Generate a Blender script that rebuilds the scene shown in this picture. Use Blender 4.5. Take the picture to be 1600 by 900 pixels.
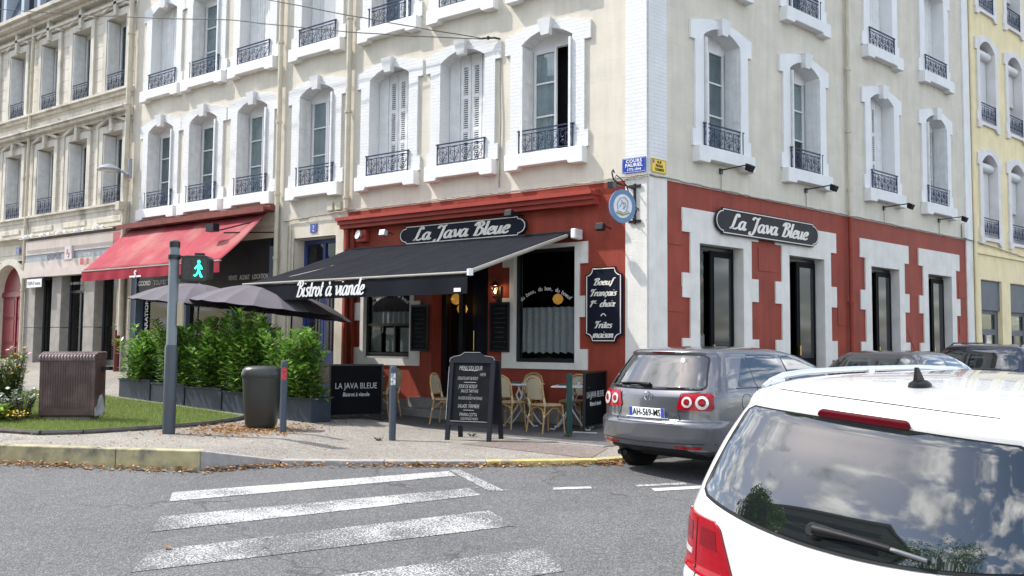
import bpy, math, random
from mathutils import Vector, Matrix
from mathutils.bvhtree import BVHTree
random.seed(7)
for o in list(bpy.data.objects): bpy.data.objects.remove(o)
SC = bpy.context.scene
COL = SC.collection
R = math.radians
# ---------------------------------------------------------------- camera
# world: x runs along the bistro front, -y is the street side, the building corner stands at (0, 0)
cam_d = bpy.data.cameras.new('camera'); cam = bpy.data.objects.new('camera', cam_d); COL.objects.link(cam)
cam_d.sensor_width = 36; cam_d.lens = 31.788; cam_d.clip_start = .05; cam_d.clip_end = 2000
FWD = Vector((-.58980832, .80492722, .06494857))
rl, yaw = R(-.4782), R(180 - 53.768)
rt0 = Vector((math.sin(yaw), -math.cos(yaw), 0)); up0 = rt0.cross(FWD)
RT = rt0 * math.cos(rl) - up0 * math.sin(rl); UPV = RT.cross(FWD)
CAMPOS = Vector((7.198, -13.727, 1.38))
cam.matrix_world = Matrix(((RT.x, UPV.x, -FWD.x, CAMPOS.x), (RT.y, UPV.y, -FWD.y, CAMPOS.y), (RT.z, UPV.z, -FWD.z, CAMPOS.z), (0, 0, 0, 1)))
SC.camera = cam
# ---------------------------------------------------------------- sky, sun, exposure
SUN = Vector((-.56, -.27, .78)).normalized()
sun_d = bpy.data.lights.new('sun', 'SUN'); sun = bpy.data.objects.new('sun', sun_d); COL.objects.link(sun)
sun_d.energy = 3.1; sun_d.angle = R(.9); sun_d.color = (1, .955, .89)
sun.rotation_euler = SUN.to_track_quat('Z', 'Y').to_euler()
W = bpy.data.worlds.new('World'); SC.world = W; W.use_nodes = True
n = W.node_tree.nodes; l = W.node_tree.links; n.clear()
def wn(t, **k):
    q = n.new(t)
    for a, b in k.items(): setattr(q, a, b)
    return q
sky = wn('ShaderNodeTexSky', sky_type='NISHITA', sun_disc=False)
sky.sun_elevation = math.asin(SUN.z); sky.sun_rotation = math.atan2(SUN.x, SUN.y); sky.air_density = 1.1; sky.dust_density = 1.2
tc = wn('ShaderNodeTexCoord'); sep = wn('ShaderNodeSeparateXYZ'); l.new(tc.outputs['Generated'], sep.inputs[0])
zz = wn('ShaderNodeMath', operation='MAXIMUM'); l.new(sep.outputs[2], zz.inputs[0]); zz.inputs[1].default_value = 0
za = wn('ShaderNodeMath', operation='ADD'); l.new(zz.outputs[0], za.inputs[0]); za.inputs[1].default_value = .22
dv = wn('ShaderNodeVectorMath', operation='DIVIDE'); l.new(tc.outputs['Generated'], dv.inputs[0]); l.new(za.outputs[0], dv.inputs[1])
nz = wn('ShaderNodeTexNoise'); l.new(dv.outputs[0], nz.inputs['Vector'])
nz.inputs['Scale'].default_value = 5.5; nz.inputs['Detail'].default_value = 9; nz.inputs['Roughness'].default_value = .56
rp = wn('ShaderNodeValToRGB'); l.new(nz.outputs[0], rp.inputs[0])
rp.color_ramp.elements[0].position = .47; rp.color_ramp.elements[1].position = .60
nz2 = wn('ShaderNodeTexNoise'); l.new(dv.outputs[0], nz2.inputs['Vector']); nz2.inputs['Scale'].default_value = 9; nz2.inputs['Detail'].default_value = 6
cr = wn('ShaderNodeValToRGB'); l.new(nz2.outputs[0], cr.inputs[0])
cr.color_ramp.elements[0].position = .3; cr.color_ramp.elements[0].color = (4.0, 4.3, 4.8, 1)
cr.color_ramp.elements[1].position = .7; cr.color_ramp.elements[1].color = (15, 15, 14.8, 1)
mx = wn('ShaderNodeMixRGB'); l.new(rp.outputs[0], mx.inputs[0]); l.new(sky.outputs[0], mx.inputs[1]); l.new(cr.outputs[0], mx.inputs[2])
bg = wn('ShaderNodeBackground'); l.new(mx.outputs[0], bg.inputs[0]); bg.inputs[1].default_value = .148
ow = wn('ShaderNodeOutputWorld'); l.new(bg.outputs[0], ow.inputs[0])
VS = SC.view_settings; VS.view_transform = 'Standard'; VS.look = 'None'; VS.gamma = 1; VS.exposure = 1.03; VS.use_curve_mapping = False
# ---------------------------------------------------------------- materials
MC = {}
def mat(name, col=(.5, .5, .5), rough=.65, var=.12, vs=2.5, bump=0., bs=60., metal=0., spec=None, coat=0., col2=None, c2s=1.2, c2p=(.45, .6), fine=0., fs=180., emit=None, es=1., alpha=None, coords='pos', streak=0.):
    if name in MC: return MC[name]
    if spec is None: spec = .5 if rough < .45 else .2
    m = bpy.data.materials.new(name); m.use_nodes = True; nt = m.node_tree; N = nt.nodes; L = nt.links
    b = N['Principled BSDF']
    def nd(t, **k):
        q = N.new(t)
        for a, v in k.items(): setattr(q, a, v)
        return q
    if coords == 'pos': vec = nd('ShaderNodeNewGeometry').outputs['Position']
    else: vec = nd('ShaderNodeTexCoord').outputs['Object']
    def noise(s, d=4, r=.55, v=None):
        q = nd('ShaderNodeTexNoise'); L.new(v or vec, q.inputs['Vector']); q.inputs['Scale'].default_value = s; q.inputs['Detail'].default_value = d; q.inputs['Roughness'].default_value = r
        return q.outputs[0]
    def mixc(f, a, c, bt='MIX'):
        q = nd('ShaderNodeMix', data_type='RGBA', blend_type=bt)
        for s, v in ((0, f), (6, a), (7, c)):
            if hasattr(v, 'is_linked'): L.new(v, q.inputs[s])
            else: q.inputs[s].default_value = v if s == 0 else (*v, 1)
        return q.outputs[2]
    def ramp(f, p0, p1, v0=0, v1=1):
        q = nd('ShaderNodeMapRange'); L.new(f, q.inputs[0]); q.inputs[1].default_value = p0; q.inputs[2].default_value = p1; q.inputs[3].default_value = v0; q.inputs[4].default_value = v1
        return q.outputs[0]
    c = tuple(col)
    cur = None
    if col2: cur = mixc(ramp(noise(c2s, 6), *c2p), c, tuple(col2))
    if var:
        f = ramp(noise(vs, 5), .3, .7, 1 - var, 1 + var)
        cur = mixc(1., cur or c, f, 'MULTIPLY')
    if streak:
        mp = nd('ShaderNodeMapping'); L.new(vec, mp.inputs[0]); mp.inputs['Scale'].default_value = (5, 5, .35)
        f = ramp(noise(1.3, 5, .6, mp.outputs[0]), .35, .75, 1, 1 - streak)
        cur = mixc(1., cur or c, f, 'MULTIPLY')
    if fine:
        f = ramp(noise(fs, 2, .6), .3, .7, 1 - fine, 1 + fine)
        cur = mixc(1., cur or c, f, 'MULTIPLY')
    if cur is not None: L.new(cur, b.inputs['Base Color'])
    else: b.inputs['Base Color'].default_value = (*c, 1)
    b.inputs['Roughness'].default_value = rough; b.inputs['Metallic'].default_value = metal
    b.inputs['Specular IOR Level'].default_value = spec; b.inputs['Coat Weight'].default_value = coat; b.inputs['Coat Roughness'].default_value = .03
    if bump:
        q = nd('ShaderNodeBump'); q.inputs['Strength'].default_value = bump; q.inputs['Distance'].default_value = .01
        L.new(noise(bs, 5, .6), q.inputs['Height']); L.new(q.outputs[0], b.inputs['Normal'])
    if emit: b.inputs['Emission Color'].default_value = (*emit, 1); b.inputs['Emission Strength'].default_value = es
    MC[name] = m
    return m
def brickmat(name, col, mortar, bw, bh, strength, coords='Object', var=.06, rough=.6, msize=.006, streak=0., coarse=0., mortar_mix=.45):
    if name in MC: return MC[name]
    m = mat(name, col, rough, var, 2.2, streak=streak); nt = m.node_tree; N = nt.nodes; L = nt.links; b = N['Principled BSDF']
    tcn = N.new('ShaderNodeTexCoord'); s = N.new('ShaderNodeSeparateXYZ'); L.new(tcn.outputs[coords], s.inputs[0])
    a = N.new('ShaderNodeMath'); a.operation = 'ADD'; L.new(s.outputs[0], a.inputs[0]); L.new(s.outputs[1], a.inputs[1])
    cb = N.new('ShaderNodeCombineXYZ'); L.new(a.outputs[0], cb.inputs[0]); L.new(s.outputs[2], cb.inputs[1])
    br = N.new('ShaderNodeTexBrick'); L.new(cb.outputs[0], br.inputs[0])
    br.inputs['Scale'].default_value = 1; br.inputs['Brick Width'].default_value = bw; br.inputs['Row Height'].default_value = bh; br.inputs['Mortar Size'].default_value = msize; br.inputs['Mortar Smooth'].default_value = .3
    nz = N.new('ShaderNodeTexNoise'); nz.inputs['Scale'].default_value = 35; nz.inputs['Detail'].default_value = 5; L.new(tcn.outputs[coords], nz.inputs['Vector'])
    mm = N.new('ShaderNodeMath'); mm.operation = 'MULTIPLY_ADD'; L.new(br.outputs['Fac'], mm.inputs[0]); mm.inputs[1].default_value = -1
    m2 = N.new('ShaderNodeMath'); m2.operation = 'MULTIPLY'; L.new(nz.outputs[0], m2.inputs[0]); m2.inputs[1].default_value = .35 + coarse; L.new(m2.outputs[0], mm.inputs[2])
    bp = N.new('ShaderNodeBump'); bp.inputs['Strength'].default_value = strength; bp.inputs['Distance'].default_value = .012
    L.new(mm.outputs[0], bp.inputs['Height']); L.new(bp.outputs[0], b.inputs['Normal'])
    src = b.inputs['Base Color'].links[0].from_socket if b.inputs['Base Color'].links else None
    q = N.new('ShaderNodeMix'); q.data_type = 'RGBA'
    mf = N.new('ShaderNodeMath'); mf.operation = 'MULTIPLY'; L.new(br.outputs['Fac'], mf.inputs[0]); mf.inputs[1].default_value = mortar_mix
    L.new(mf.outputs[0], q.inputs[0]); L.new(src, q.inputs[6]); q.inputs[7].default_value = (*mortar, 1); L.new(q.outputs[2], b.inputs['Base Color'])
    return m
def glassmat(name, tint=(.8, .85, .85), refl=1.0, base=.04, rough=.02):
    if name in MC: return MC[name]
    m = bpy.data.materials.new(name); m.use_nodes = True; N = m.node_tree.nodes; L = m.node_tree.links; N.clear()
    t = N.new('ShaderNodeBsdfTransparent'); t.inputs[0].default_value = (*tint, 1)
    g = N.new('ShaderNodeBsdfGlossy'); g.inputs['Roughness'].default_value = rough; g.inputs[0].default_value = (refl, refl, refl, 1)
    lw = N.new('ShaderNodeLayerWeight'); pw = N.new('ShaderNodeMath'); pw.operation = 'POWER'; L.new(lw.outputs['Facing'], pw.inputs[0]); pw.inputs[1].default_value = 4.5
    ad = N.new('ShaderNodeMath'); ad.operation = 'MULTIPLY_ADD'; L.new(pw.outputs[0], ad.inputs[0]); ad.inputs[1].default_value = .9; ad.inputs[2].default_value = .03 + base * .6; ad.use_clamp = True
    x = N.new('ShaderNodeMixShader'); L.new(ad.outputs[0], x.inputs[0]); L.new(t.outputs[0], x.inputs[1]); L.new(g.outputs[0], x.inputs[2])
    o = N.new('ShaderNodeOutputMaterial'); L.new(x.outputs[0], o.inputs[0]); MC[name] = m
    return m
# ---------------------------------------------------------------- mesh helpers
class MB:
    def __init__(s): s.v = []; s.f = []; s.mi = []; s.cur = 0
    def add(s, vs, fs):
        k = len(s.v); s.v += [tuple(p) for p in vs]; s.f += [tuple(i + k for i in q) for q in fs]; s.mi += [s.cur] * len(fs); return s
    def box(s, x0, x1, y0, y1, z0, z1):
        if x0 > x1: x0, x1 = x1, x0
        if y0 > y1: y0, y1 = y1, y0
        if z0 > z1: z0, z1 = z1, z0
        return s.add([(x0, y0, z0), (x1, y0, z0), (x1, y1, z0), (x0, y1, z0), (x0, y0, z1), (x1, y0, z1), (x1, y1, z1), (x0, y1, z1)],
                     [(0, 3, 2, 1), (4, 5, 6, 7), (0, 1, 5, 4), (1, 2, 6, 5), (2, 3, 7, 6), (3, 0, 4, 7)])
    def quad(s, a, b, c, d): return s.add([a, b, c, d], [(0, 1, 2, 3)])
    def prism(s, pts, y0, y1):                 # outline in the x, z plane, thickness along y (y0 is the outer, street side)
        ar = sum(pts[i][0] * pts[(i + 1) % len(pts)][1] - pts[(i + 1) % len(pts)][0] * pts[i][1] for i in range(len(pts)))
        if ar < 0: pts = pts[::-1]
        k = len(pts); vs = [(p[0], y0, p[1]) for p in pts] + [(p[0], y1, p[1]) for p in pts]
        fs = [tuple(range(k)), tuple(range(2 * k - 1, k - 1, -1))] + [(i, i + k, (i + 1) % k + k, (i + 1) % k) for i in range(k)]
        return s.add(vs, fs)
    def slab(s, pts, z0, z1):                  # outline in the x, y plane
        ar = sum(pts[i][0] * pts[(i + 1) % len(pts)][1] - pts[(i + 1) % len(pts)][0] * pts[i][1] for i in range(len(pts)))
        if ar < 0: pts = pts[::-1]
        k = len(pts); vs = [(p[0], p[1], z0) for p in pts] + [(p[0], p[1], z1) for p in pts]
        fs = [tuple(range(k - 1, -1, -1)), tuple(range(k, 2 * k))] + [(i, (i + 1) % k, (i + 1) % k + k, i + k) for i in range(k)]
        return s.add(vs, fs)
    def tube(s, path, r, k=6, closed=False, caps=True):
        P = [Vector(p) for p in path]; m = len(P); rr = r if isinstance(r, (list, tuple)) else [r] * m
        vs = []; up = None
        for i in range(m):
            if closed: t = P[(i + 1) % m] - P[i - 1]
            else: t = P[min(i + 1, m - 1)] - P[max(i - 1, 0)]
            if t.length < 1e-9: t = Vector((0, 0, 1))
            t.normalize()
            if up is None: up = Vector((0, 0, 1)) if abs(t.z) < .9 else Vector((1, 0, 0))
            a = up - t * up.dot(t)
            if a.length < 1e-5: a = t.orthogonal()
            a.normalize(); up = a; b = t.cross(a)
            for j in range(k):
                w = 2 * math.pi * (j + .5) / k; vs.append(P[i] + (a * math.cos(w) + b * math.sin(w)) * rr[i])
        fs = []
        for i in range(m if closed else m - 1):
            i2 = (i + 1) % m
            for j in range(k): fs.append((i * k + j, i * k + (j + 1) % k, i2 * k + (j + 1) % k, i2 * k + j))
        if caps and not closed: fs += [tuple(range(k - 1, -1, -1)), tuple(range((m - 1) * k, m * k))]
        return s.add(vs, fs)
    def cyl(s, a, b, r, k=12, r2=None): return s.tube([a, b], [r, r if r2 is None else r2], k)
    def lathe(s, prof, k=24, c=(0, 0, 0), sx=1, sy=1, cap=True):
        vs = []; m = len(prof)
        for r, z in prof:
            for j in range(k):
                w = 2 * math.pi * j / k; vs.append((c[0] + r * math.cos(w) * sx, c[1] + r * math.sin(w) * sy, c[2] + z))
        fs = [(i * k + j, i * k + (j + 1) % k, (i + 1) * k + (j + 1) % k, (i + 1) * k + j) for i in range(m - 1) for j in range(k)]
        if cap: fs += [tuple(range(k - 1, -1, -1)), tuple(range((m - 1) * k, m * k))]
        return s.add(vs, fs)
    def grid(s, fn, nu, nv):
        vs = [fn(i / nu, j / nv) for j in range(nv + 1) for i in range(nu + 1)]
        fs = [(j * (nu + 1) + i, j * (nu + 1) + i + 1, (j + 1) * (nu + 1) + i + 1, (j + 1) * (nu + 1) + i) for j in range(nv) for i in range(nu)]
        return s.add(vs, fs)
    def mesh(s, name, mats, smooth=None):
        me = bpy.data.meshes.new(name); me.from_pydata(s.v, [], s.f)
        for m in (mats if isinstance(mats, (list, tuple)) else [mats]): me.materials.append(m)
        if isinstance(mats, (list, tuple)) and len(mats) > 1: me.polygons.foreach_set('material_index', s.mi)
        if smooth is not None:
            me.polygons.foreach_set('use_smooth', [True] * len(me.polygons)); me.set_sharp_from_angle(angle=R(smooth))
        me.update(); return me
    def build(s, name, mats, parent=None, loc=(0, 0, 0), rz=0, smooth=None, bevel=0, rot=None):
        o = put(name, s.mesh(name, mats, smooth), parent, loc, rz, rot)
        if bevel: bev(o, bevel)
        return o
def bev(o, w, seg=2):
    b = o.modifiers.new('bevel', 'BEVEL'); b.width = w; b.segments = seg; b.limit_method = 'ANGLE'; b.angle_limit = R(40); return o
def put(name, me, parent=None, loc=(0, 0, 0), rz=0, rot=None):
    o = bpy.data.objects.new(name, me); COL.objects.link(o); o.location = loc; o.rotation_euler = rot or (0, 0, rz)
    if parent: o.parent = parent
    return o
def empty(name, loc=(0, 0, 0), rz=0):
    o = bpy.data.objects.new(name, None); COL.objects.link(o); o.location = loc; o.rotation_euler = (0, 0, rz); o.empty_display_size = .2; return o
def tag(o, label=None, cat=None, group=None, kind=None):
    if label: o['label'] = label
    if cat: o['category'] = cat
    if group: o['group'] = group
    if kind: o['kind'] = kind
    return o
def wallmesh(x0, x1, z0, z1, holes, y=0.):     # a sheet with rectangular holes (hx0, hx1, hz0, hz1)
    xs = sorted({x0, x1, *[h[0] for h in holes], *[h[1] for h in holes]}); zs = sorted({z0, z1, *[h[2] for h in holes], *[h[3] for h in holes]})
    xs = [x for x in xs if x0 <= x <= x1]; zs = [z for z in zs if z0 <= z <= z1]
    b = MB(); idx = {}
    def vi(x, z):
        if (x, z) not in idx: idx[(x, z)] = len(b.v); b.v.append((x, y, z))
        return idx[(x, z)]
    for i in range(len(xs) - 1):
        for j in range(len(zs) - 1):
            cx, cz = (xs[i] + xs[i + 1]) / 2, (zs[j] + zs[j + 1]) / 2
            if any(h[0] < cx < h[1] and h[2] < cz < h[3] for h in holes): continue
            b.f.append((vi(xs[i], zs[j]), vi(xs[i + 1], zs[j]), vi(xs[i + 1], zs[j + 1]), vi(xs[i], zs[j + 1]))); b.mi.append(0)
    return b
# ---------------------------------------------------------------- lettering
def textmesh(s, size=1., shear=0., bold=0., ext=.002, sx=1., align='CENTER', spacing=1.):
    c = bpy.data.curves.new('lettering', 'FONT'); c.body = s; c.size = size; c.shear = shear; c.offset = bold; c.extrude = ext; c.align_x = align; c.align_y = 'CENTER'; c.space_character = spacing; c.resolution_u = 3
    o = bpy.data.objects.new('tmp', c); COL.objects.link(o); bpy.context.view_layer.update()
    me = bpy.data.meshes.new_from_object(o.evaluated_get(bpy.context.evaluated_depsgraph_get()))
    bpy.data.objects.remove(o); bpy.data.curves.remove(c)
    for v in me.vertices: v.co = (v.co.x * sx, -v.co.z, v.co.y)          # stands upright, faces -y
    me.update(); return me
def text(s, m, parent, loc, size, rz=0, name='lettering', tilt=0, **k):
    me = textmesh(s, size, **k); me.materials.clear(); me.materials.append(m); me.name = name
    return put(name, me, parent, loc, rz, rot=(tilt, 0, rz) if tilt else None)
GL = {  # brush script drawn stroke by stroke: advance, strokes
 'a': (.86, [[(.6, .86), (.36, 1), (.1, .72), (.06, .3), (.24, .02), (.48, .2), (.6, .6)], [(.66, 1), (.61, .5), (.66, .1), (.78, .04), (.9, .24)]]),
 'L': (1., [[(.8, 1.42), (.64, 1.74), (.45, 1.6), (.38, 1), (.3, .3), (.1, .04), (.34, .1), (.64, .02), (.9, .22)]]),
 'J': (1., [[(.12, 1.36), (.24, 1.68), (.56, 1.6), (.95, 1.72)], [(.72, 1.64), (.66, .8), (.58, 0), (.36, -.4), (.1, -.32), (.12, -.1), (.2, -.12)]]),
 'v': (.76, [[(.0, .86), (.12, 1), (.22, .7), (.34, .06)], [(.34, .06), (.6, .4), (.7, .88), (.56, .98)]]),
 'B': (1.08, [[(.42, 1.62), (.38, .8), (.3, .02)], [(.02, 1.25), (.22, 1.66), (.66, 1.7), (.84, 1.36), (.5, .96)], [(.5, .96), (.86, .84), (.9, .34), (.6, .02), (.14, .06)]]),
 'l': (.42, [[(.18, 1.75), (.16, .9), (.14, .25), (.24, .04), (.4, .22)]]),
 'e': (.64, [[(.1, .46), (.44, .58), (.52, .86), (.32, 1), (.1, .66), (.1, .24), (.3, .02), (.62, .24)]]),
 'u': (.84, [[(.12, 1), (.1, .4), (.2, .04), (.42, .14), (.56, .5)], [(.6, 1), (.56, .3), (.66, .04), (.82, .22)]]),
 'i': (.38, [[(.13, 1), (.1, .3), (.18, .04), (.36, .22)], [(.16, 1.36), (.17, 1.46)]]),
 's': (.6, [[(.54, .84), (.34, 1), (.16, .76), (.46, .4), (.36, .04), (.04, .12)]]),
 't': (.46, [[(.22, 1.5), (.17, .5), (.22, .06), (.42, .2)], [(0, 1), (.42, 1.02)]]),
 'r': (.56, [[(.1, 1), (.12, .5), (.1, 0)], [(.12, .6), (.3, .98), (.48, .96), (.5, .8)]]),
 'o': (.68, [[(.34, 1), (.1, .7), (.1, .26), (.32, .02), (.54, .3), (.54, .74), (.34, 1)]]),
 'n': (.8, [[(.1, 1), (.12, .5), (.1, 0)], [(.12, .6), (.36, 1), (.54, .8), (.53, .28), (.62, .04), (.78, .22)]]),
 'm': (1.2, [[(.1, 1), (.12, .5), (.1, 0)], [(.12, .6), (.34, 1), (.5, .8), (.48, 0)], [(.5, .6), (.74, 1), (.92, .8), (.92, .28), (1.02, .04), (1.18, .22)]]),
 'd': (.86, [[(.6, .86), (.36, 1), (.1, .72), (.06, .3), (.24, .02), (.48, .2), (.6, .6)], [(.68, 1.72), (.62, .6), (.66, .1), (.78, .04), (.9, .24)]]),
 'F': (.96, [[(.06, 1.2), (.2, 1.66), (.55, 1.58), (.98, 1.72)], [(.58, 1.6), (.48, .7), (.38, .05), (.16, .06)], [(.24, .9), (.74, .92)]]),
 'c': (.6, [[(.5, .8), (.32, 1), (.09, .62), (.12, .16), (.34, .02), (.58, .24)]]),
 '1': (.56, [[(.08, 1.2), (.42, 1.6), (.38, .8), (.32, 0)]]),
 'h': (.8, [[(.16, 1.75), (.12, .8), (.1, 0)], [(.12, .6), (.36, 1), (.54, .8), (.53, .28), (.62, .04), (.78, .22)]]),
 'x': (.72, [[(.04, .86), (.2, 1), (.34, .5), (.48, .02), (.66, .18)], [(.62, .96), (.34, .5), (.06, .04)]]),
 'f': (.52, [[(.6, 1.56), (.46, 1.75), (.32, 1.4), (.24, .3), (.1, -.36)], [(.06, .98), (.5, 1)]]),
 ' ': (.5, [])}
GL['à'] = (GL['a'][0], GL['a'][1] + [[(.24, 1.5), (.42, 1.2)]]); GL['ç'] = (.6, GL['c'][1] + [[(.3, 0), (.36, -.2), (.18, -.34)]])
def script(s, h, shear=.28, wmin=.12, wmax=.29, ext=.006):
    b = MB(); x = 0; shapes = []
    for ch in s:
        adv, st = GL[ch]
        for P in st:
            pts = [(p[0] + x, p[1]) for p in P]
            if len(pts) > 2:
                out = []
                E = [pts[0]] + pts + [pts[-1]]
                for i in range(1, len(E) - 2):
                    for q in range(5):
                        t = q / 5; a, c, d, e = E[i - 1], E[i], E[i + 1], E[i + 2]
                        out.append(tuple(.5 * (2 * c[k] + (d[k] - a[k]) * t + (2 * a[k] - 5 * c[k] + 4 * d[k] - e[k]) * t * t + (3 * c[k] - a[k] - 3 * d[k] + e[k]) * t ** 3) for k in (0, 1)))
                pts = out + [pts[-1]]
            shapes.append(pts)
        x += adv
    z = 0
    for pts in shapes:
        z += 1; dy = -.0004 * (z % 3)
        L_, R_ = [], []
        for i, p in enumerate(pts):
            a, c = pts[max(i - 1, 0)], pts[min(i + 1, len(pts) - 1)]; dx, dz = c[0] - a[0], c[1] - a[1]; q = math.hypot(dx, dz) or 1
            w = (wmin + (wmax - wmin) * (abs(dz) / q) ** 1.3) / 2; nx, nzz = -dz / q * w, dx / q * w
            L_.append((p[0] + nx, p[1] + nzz)); R_.append((p[0] - nx, p[1] - nzz))
        def T(p, y): return ((p[0] - x / 2 + shear * (p[1] - .6)) * h, y, (p[1] - .7) * h)
        k = len(pts)
        vs = [T(p, dy - ext) for p in L_] + [T(p, dy - ext) for p in R_] + [T(p, 0) for p in L_] + [T(p, 0) for p in R_]
        fs = []
        for i in range(k - 1):
            fs += [(i, k + i, k + i + 1, i + 1), (i, i + 1, 2 * k + i + 1, 2 * k + i), (k + i, 3 * k + i, 3 * k + i + 1, k + i + 1)]
        fs += [(0, 2 * k, 3 * k, k), (k - 1, 2 * k - 1, 4 * k - 1, 3 * k - 1)]
        b.add(vs, fs)
    b.w = x * h
    return b
# ================================================================= ground
F2 = Vector((-.59105627, .80663033)); D2 = Vector((.21337143, .97697115)); N2 = Vector((.97697115, -.21337143)); A2 = math.atan2(D2.y, D2.x)
def r2(t, off=0., z=0.): return Vector((D2.x * t + N2.x * off, D2.y * t + N2.y * off, z))   # along the side-street wall, off metres out from it
def roadz(x, y):
    s = (Vector((x, y)) - CAMPOS.xy).dot(F2); return -.08 - .052 * (11 - min(11, max(3, s)))
# --- materials of the ground
def groundmat(name, base, spot, dark, scale, bump, patch=.2, crack=0.):
    m = bpy.data.materials.new(name); m.use_nodes = True; N = m.node_tree.nodes; L = m.node_tree.links; b = N['Principled BSDF']
    g = N.new('ShaderNodeNewGeometry').outputs['Position']
    def nz(s, d=3, r=.6):
        q = N.new('ShaderNodeTexNoise'); L.new(g, q.inputs['Vector']); q.inputs['Scale'].default_value = s; q.inputs['Detail'].default_value = d; q.inputs['Roughness'].default_value = r; return q.outputs[0]
    def rm(f, a, c, v0=0, v1=1):
        q = N.new('ShaderNodeMapRange'); L.new(f, q.inputs[0]); q.inputs[1].default_value = a; q.inputs[2].default_value = c; q.inputs[3].default_value = v0; q.inputs[4].default_value = v1; return q.outputs[0]
    def mixc(f, a, c, bt='MIX'):
        q = N.new('ShaderNodeMix'); q.data_type = 'RGBA'; q.blend_type = bt
        for s, v in ((0, f), (6, a), (7, c)):
            if hasattr(v, 'is_linked'): L.new(v, q.inputs[s])
            else: q.inputs[s].default_value = v if s == 0 else (*v, 1)
        return q.outputs[2]
    vo = N.new('ShaderNodeTexVoronoi'); L.new(g, vo.inputs['Vector']); vo.inputs['Scale'].default_value = scale
    bw = N.new('ShaderNodeSeparateColor'); L.new(vo.outputs['Color'], bw.inputs[0])
    c = mixc(rm(bw.outputs[0], .62, .95), base, spot)
    c = mixc(rm(bw.outputs[1], .6, .9), c, dark)
    c = mixc(1., c, rm(nz(.4, 6, .7), .3, .7, 1 - patch * 1.5, 1 + patch * 1.5), 'MULTIPLY')
    c = mixc(1., c, rm(nz(6, 5), .3, .7, 1 - patch * .5, 1 + patch * .5), 'MULTIPLY')
    if crack:
        wv = N.new('ShaderNodeVectorMath'); wv.operation = 'MULTIPLY_ADD'; nzv = N.new('ShaderNodeTexNoise'); L.new(g, nzv.inputs['Vector']); nzv.inputs['Scale'].default_value = 1.6; nzv.inputs['Detail'].default_value = 6
        L.new(nzv.outputs['Color'], wv.inputs[0]); wv.inputs[1].default_value = (1.2, 1.2, 0); L.new(g, wv.inputs[2])
        ve = N.new('ShaderNodeTexVoronoi'); ve.feature = 'DISTANCE_TO_EDGE'; L.new(wv.outputs[0], ve.inputs['Vector']); ve.inputs['Scale'].default_value = .33
        ln = rm(ve.outputs['Distance'], .002, .009, 1, 0); mk = N.new('ShaderNodeMath'); mk.operation = 'MULTIPLY'; L.new(ln, mk.inputs[0]); L.new(rm(nz(.5, 3), .42, .55, 0, crack), mk.inputs[1])
        c = mixc(mk.outputs[0], c, tuple(x * .45 for x in dark))
    L.new(c, b.inputs['Base Color']); b.inputs['Roughness'].default_value = .85; b.inputs['Specular IOR Level'].default_value = .35
    bp = N.new('ShaderNodeBump'); bp.inputs['Strength'].default_value = bump; bp.inputs['Distance'].default_value = .006
    L.new(vo.outputs['Distance'], bp.inputs['Height']); L.new(bp.outputs[0], b.inputs['Normal']); MC[name] = m; m['c'] = 1
    return m
ASPH = groundmat('asphalt', (.104, .104, .107), (.2, .2, .197), (.06, .06, .062), 95, .8, .12, crack=.55)
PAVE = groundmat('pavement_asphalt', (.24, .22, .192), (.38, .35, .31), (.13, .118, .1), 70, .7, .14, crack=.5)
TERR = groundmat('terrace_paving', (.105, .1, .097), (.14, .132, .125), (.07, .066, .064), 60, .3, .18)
PINK = groundmat('reddish_asphalt', (.185, .15, .135), (.28, .235, .21), (.1, .082, .073), 80, .5, .15)
def wornpaint():
    m = ASPH.copy(); m.name = 'worn_road_paint'; N = m.node_tree.nodes; L = m.node_tree.links; b = N['Principled BSDF']
    src = b.inputs['Base Color'].links[0].from_socket
    g = N.new('ShaderNodeNewGeometry').outputs['Position']; oi = N.new('ShaderNodeObjectInfo')
    def nz(s, d, r):
        q = N.new('ShaderNodeTexNoise'); L.new(g, q.inputs['Vector']); q.inputs['Scale'].default_value = s; q.inputs['Detail'].default_value = d; q.inputs['Roughness'].default_value = r; return q.outputs[0]
    a = N.new('ShaderNodeMath'); a.operation = 'MULTIPLY_ADD'; L.new(nz(60, 4, .75), a.inputs[0]); a.inputs[1].default_value = .75
    c2 = N.new('ShaderNodeMath'); c2.operation = 'MULTIPLY'; L.new(nz(1.6, 4, .6), c2.inputs[0]); c2.inputs[1].default_value = .3; L.new(c2.outputs[0], a.inputs[2])
    s2 = N.new('ShaderNodeMath'); s2.operation = 'ADD'; L.new(a.outputs[0], s2.inputs[0]); L.new(oi.outputs['Alpha'], s2.inputs[1])
    q = N.new('ShaderNodeMapRange'); L.new(s2.outputs[0], q.inputs[0]); q.inputs[1].default_value = 1.53; q.inputs[2].default_value = 1.60
    x = N.new('ShaderNodeMix'); x.data_type = 'RGBA'; L.new(q.outputs[0], x.inputs[0]); L.new(src, x.inputs[6]); x.inputs[7].default_value = (.5, .5, .49, 1); L.new(x.outputs[2], b.inputs['Base Color'])
    return m
PAINT = wornpaint()
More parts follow.
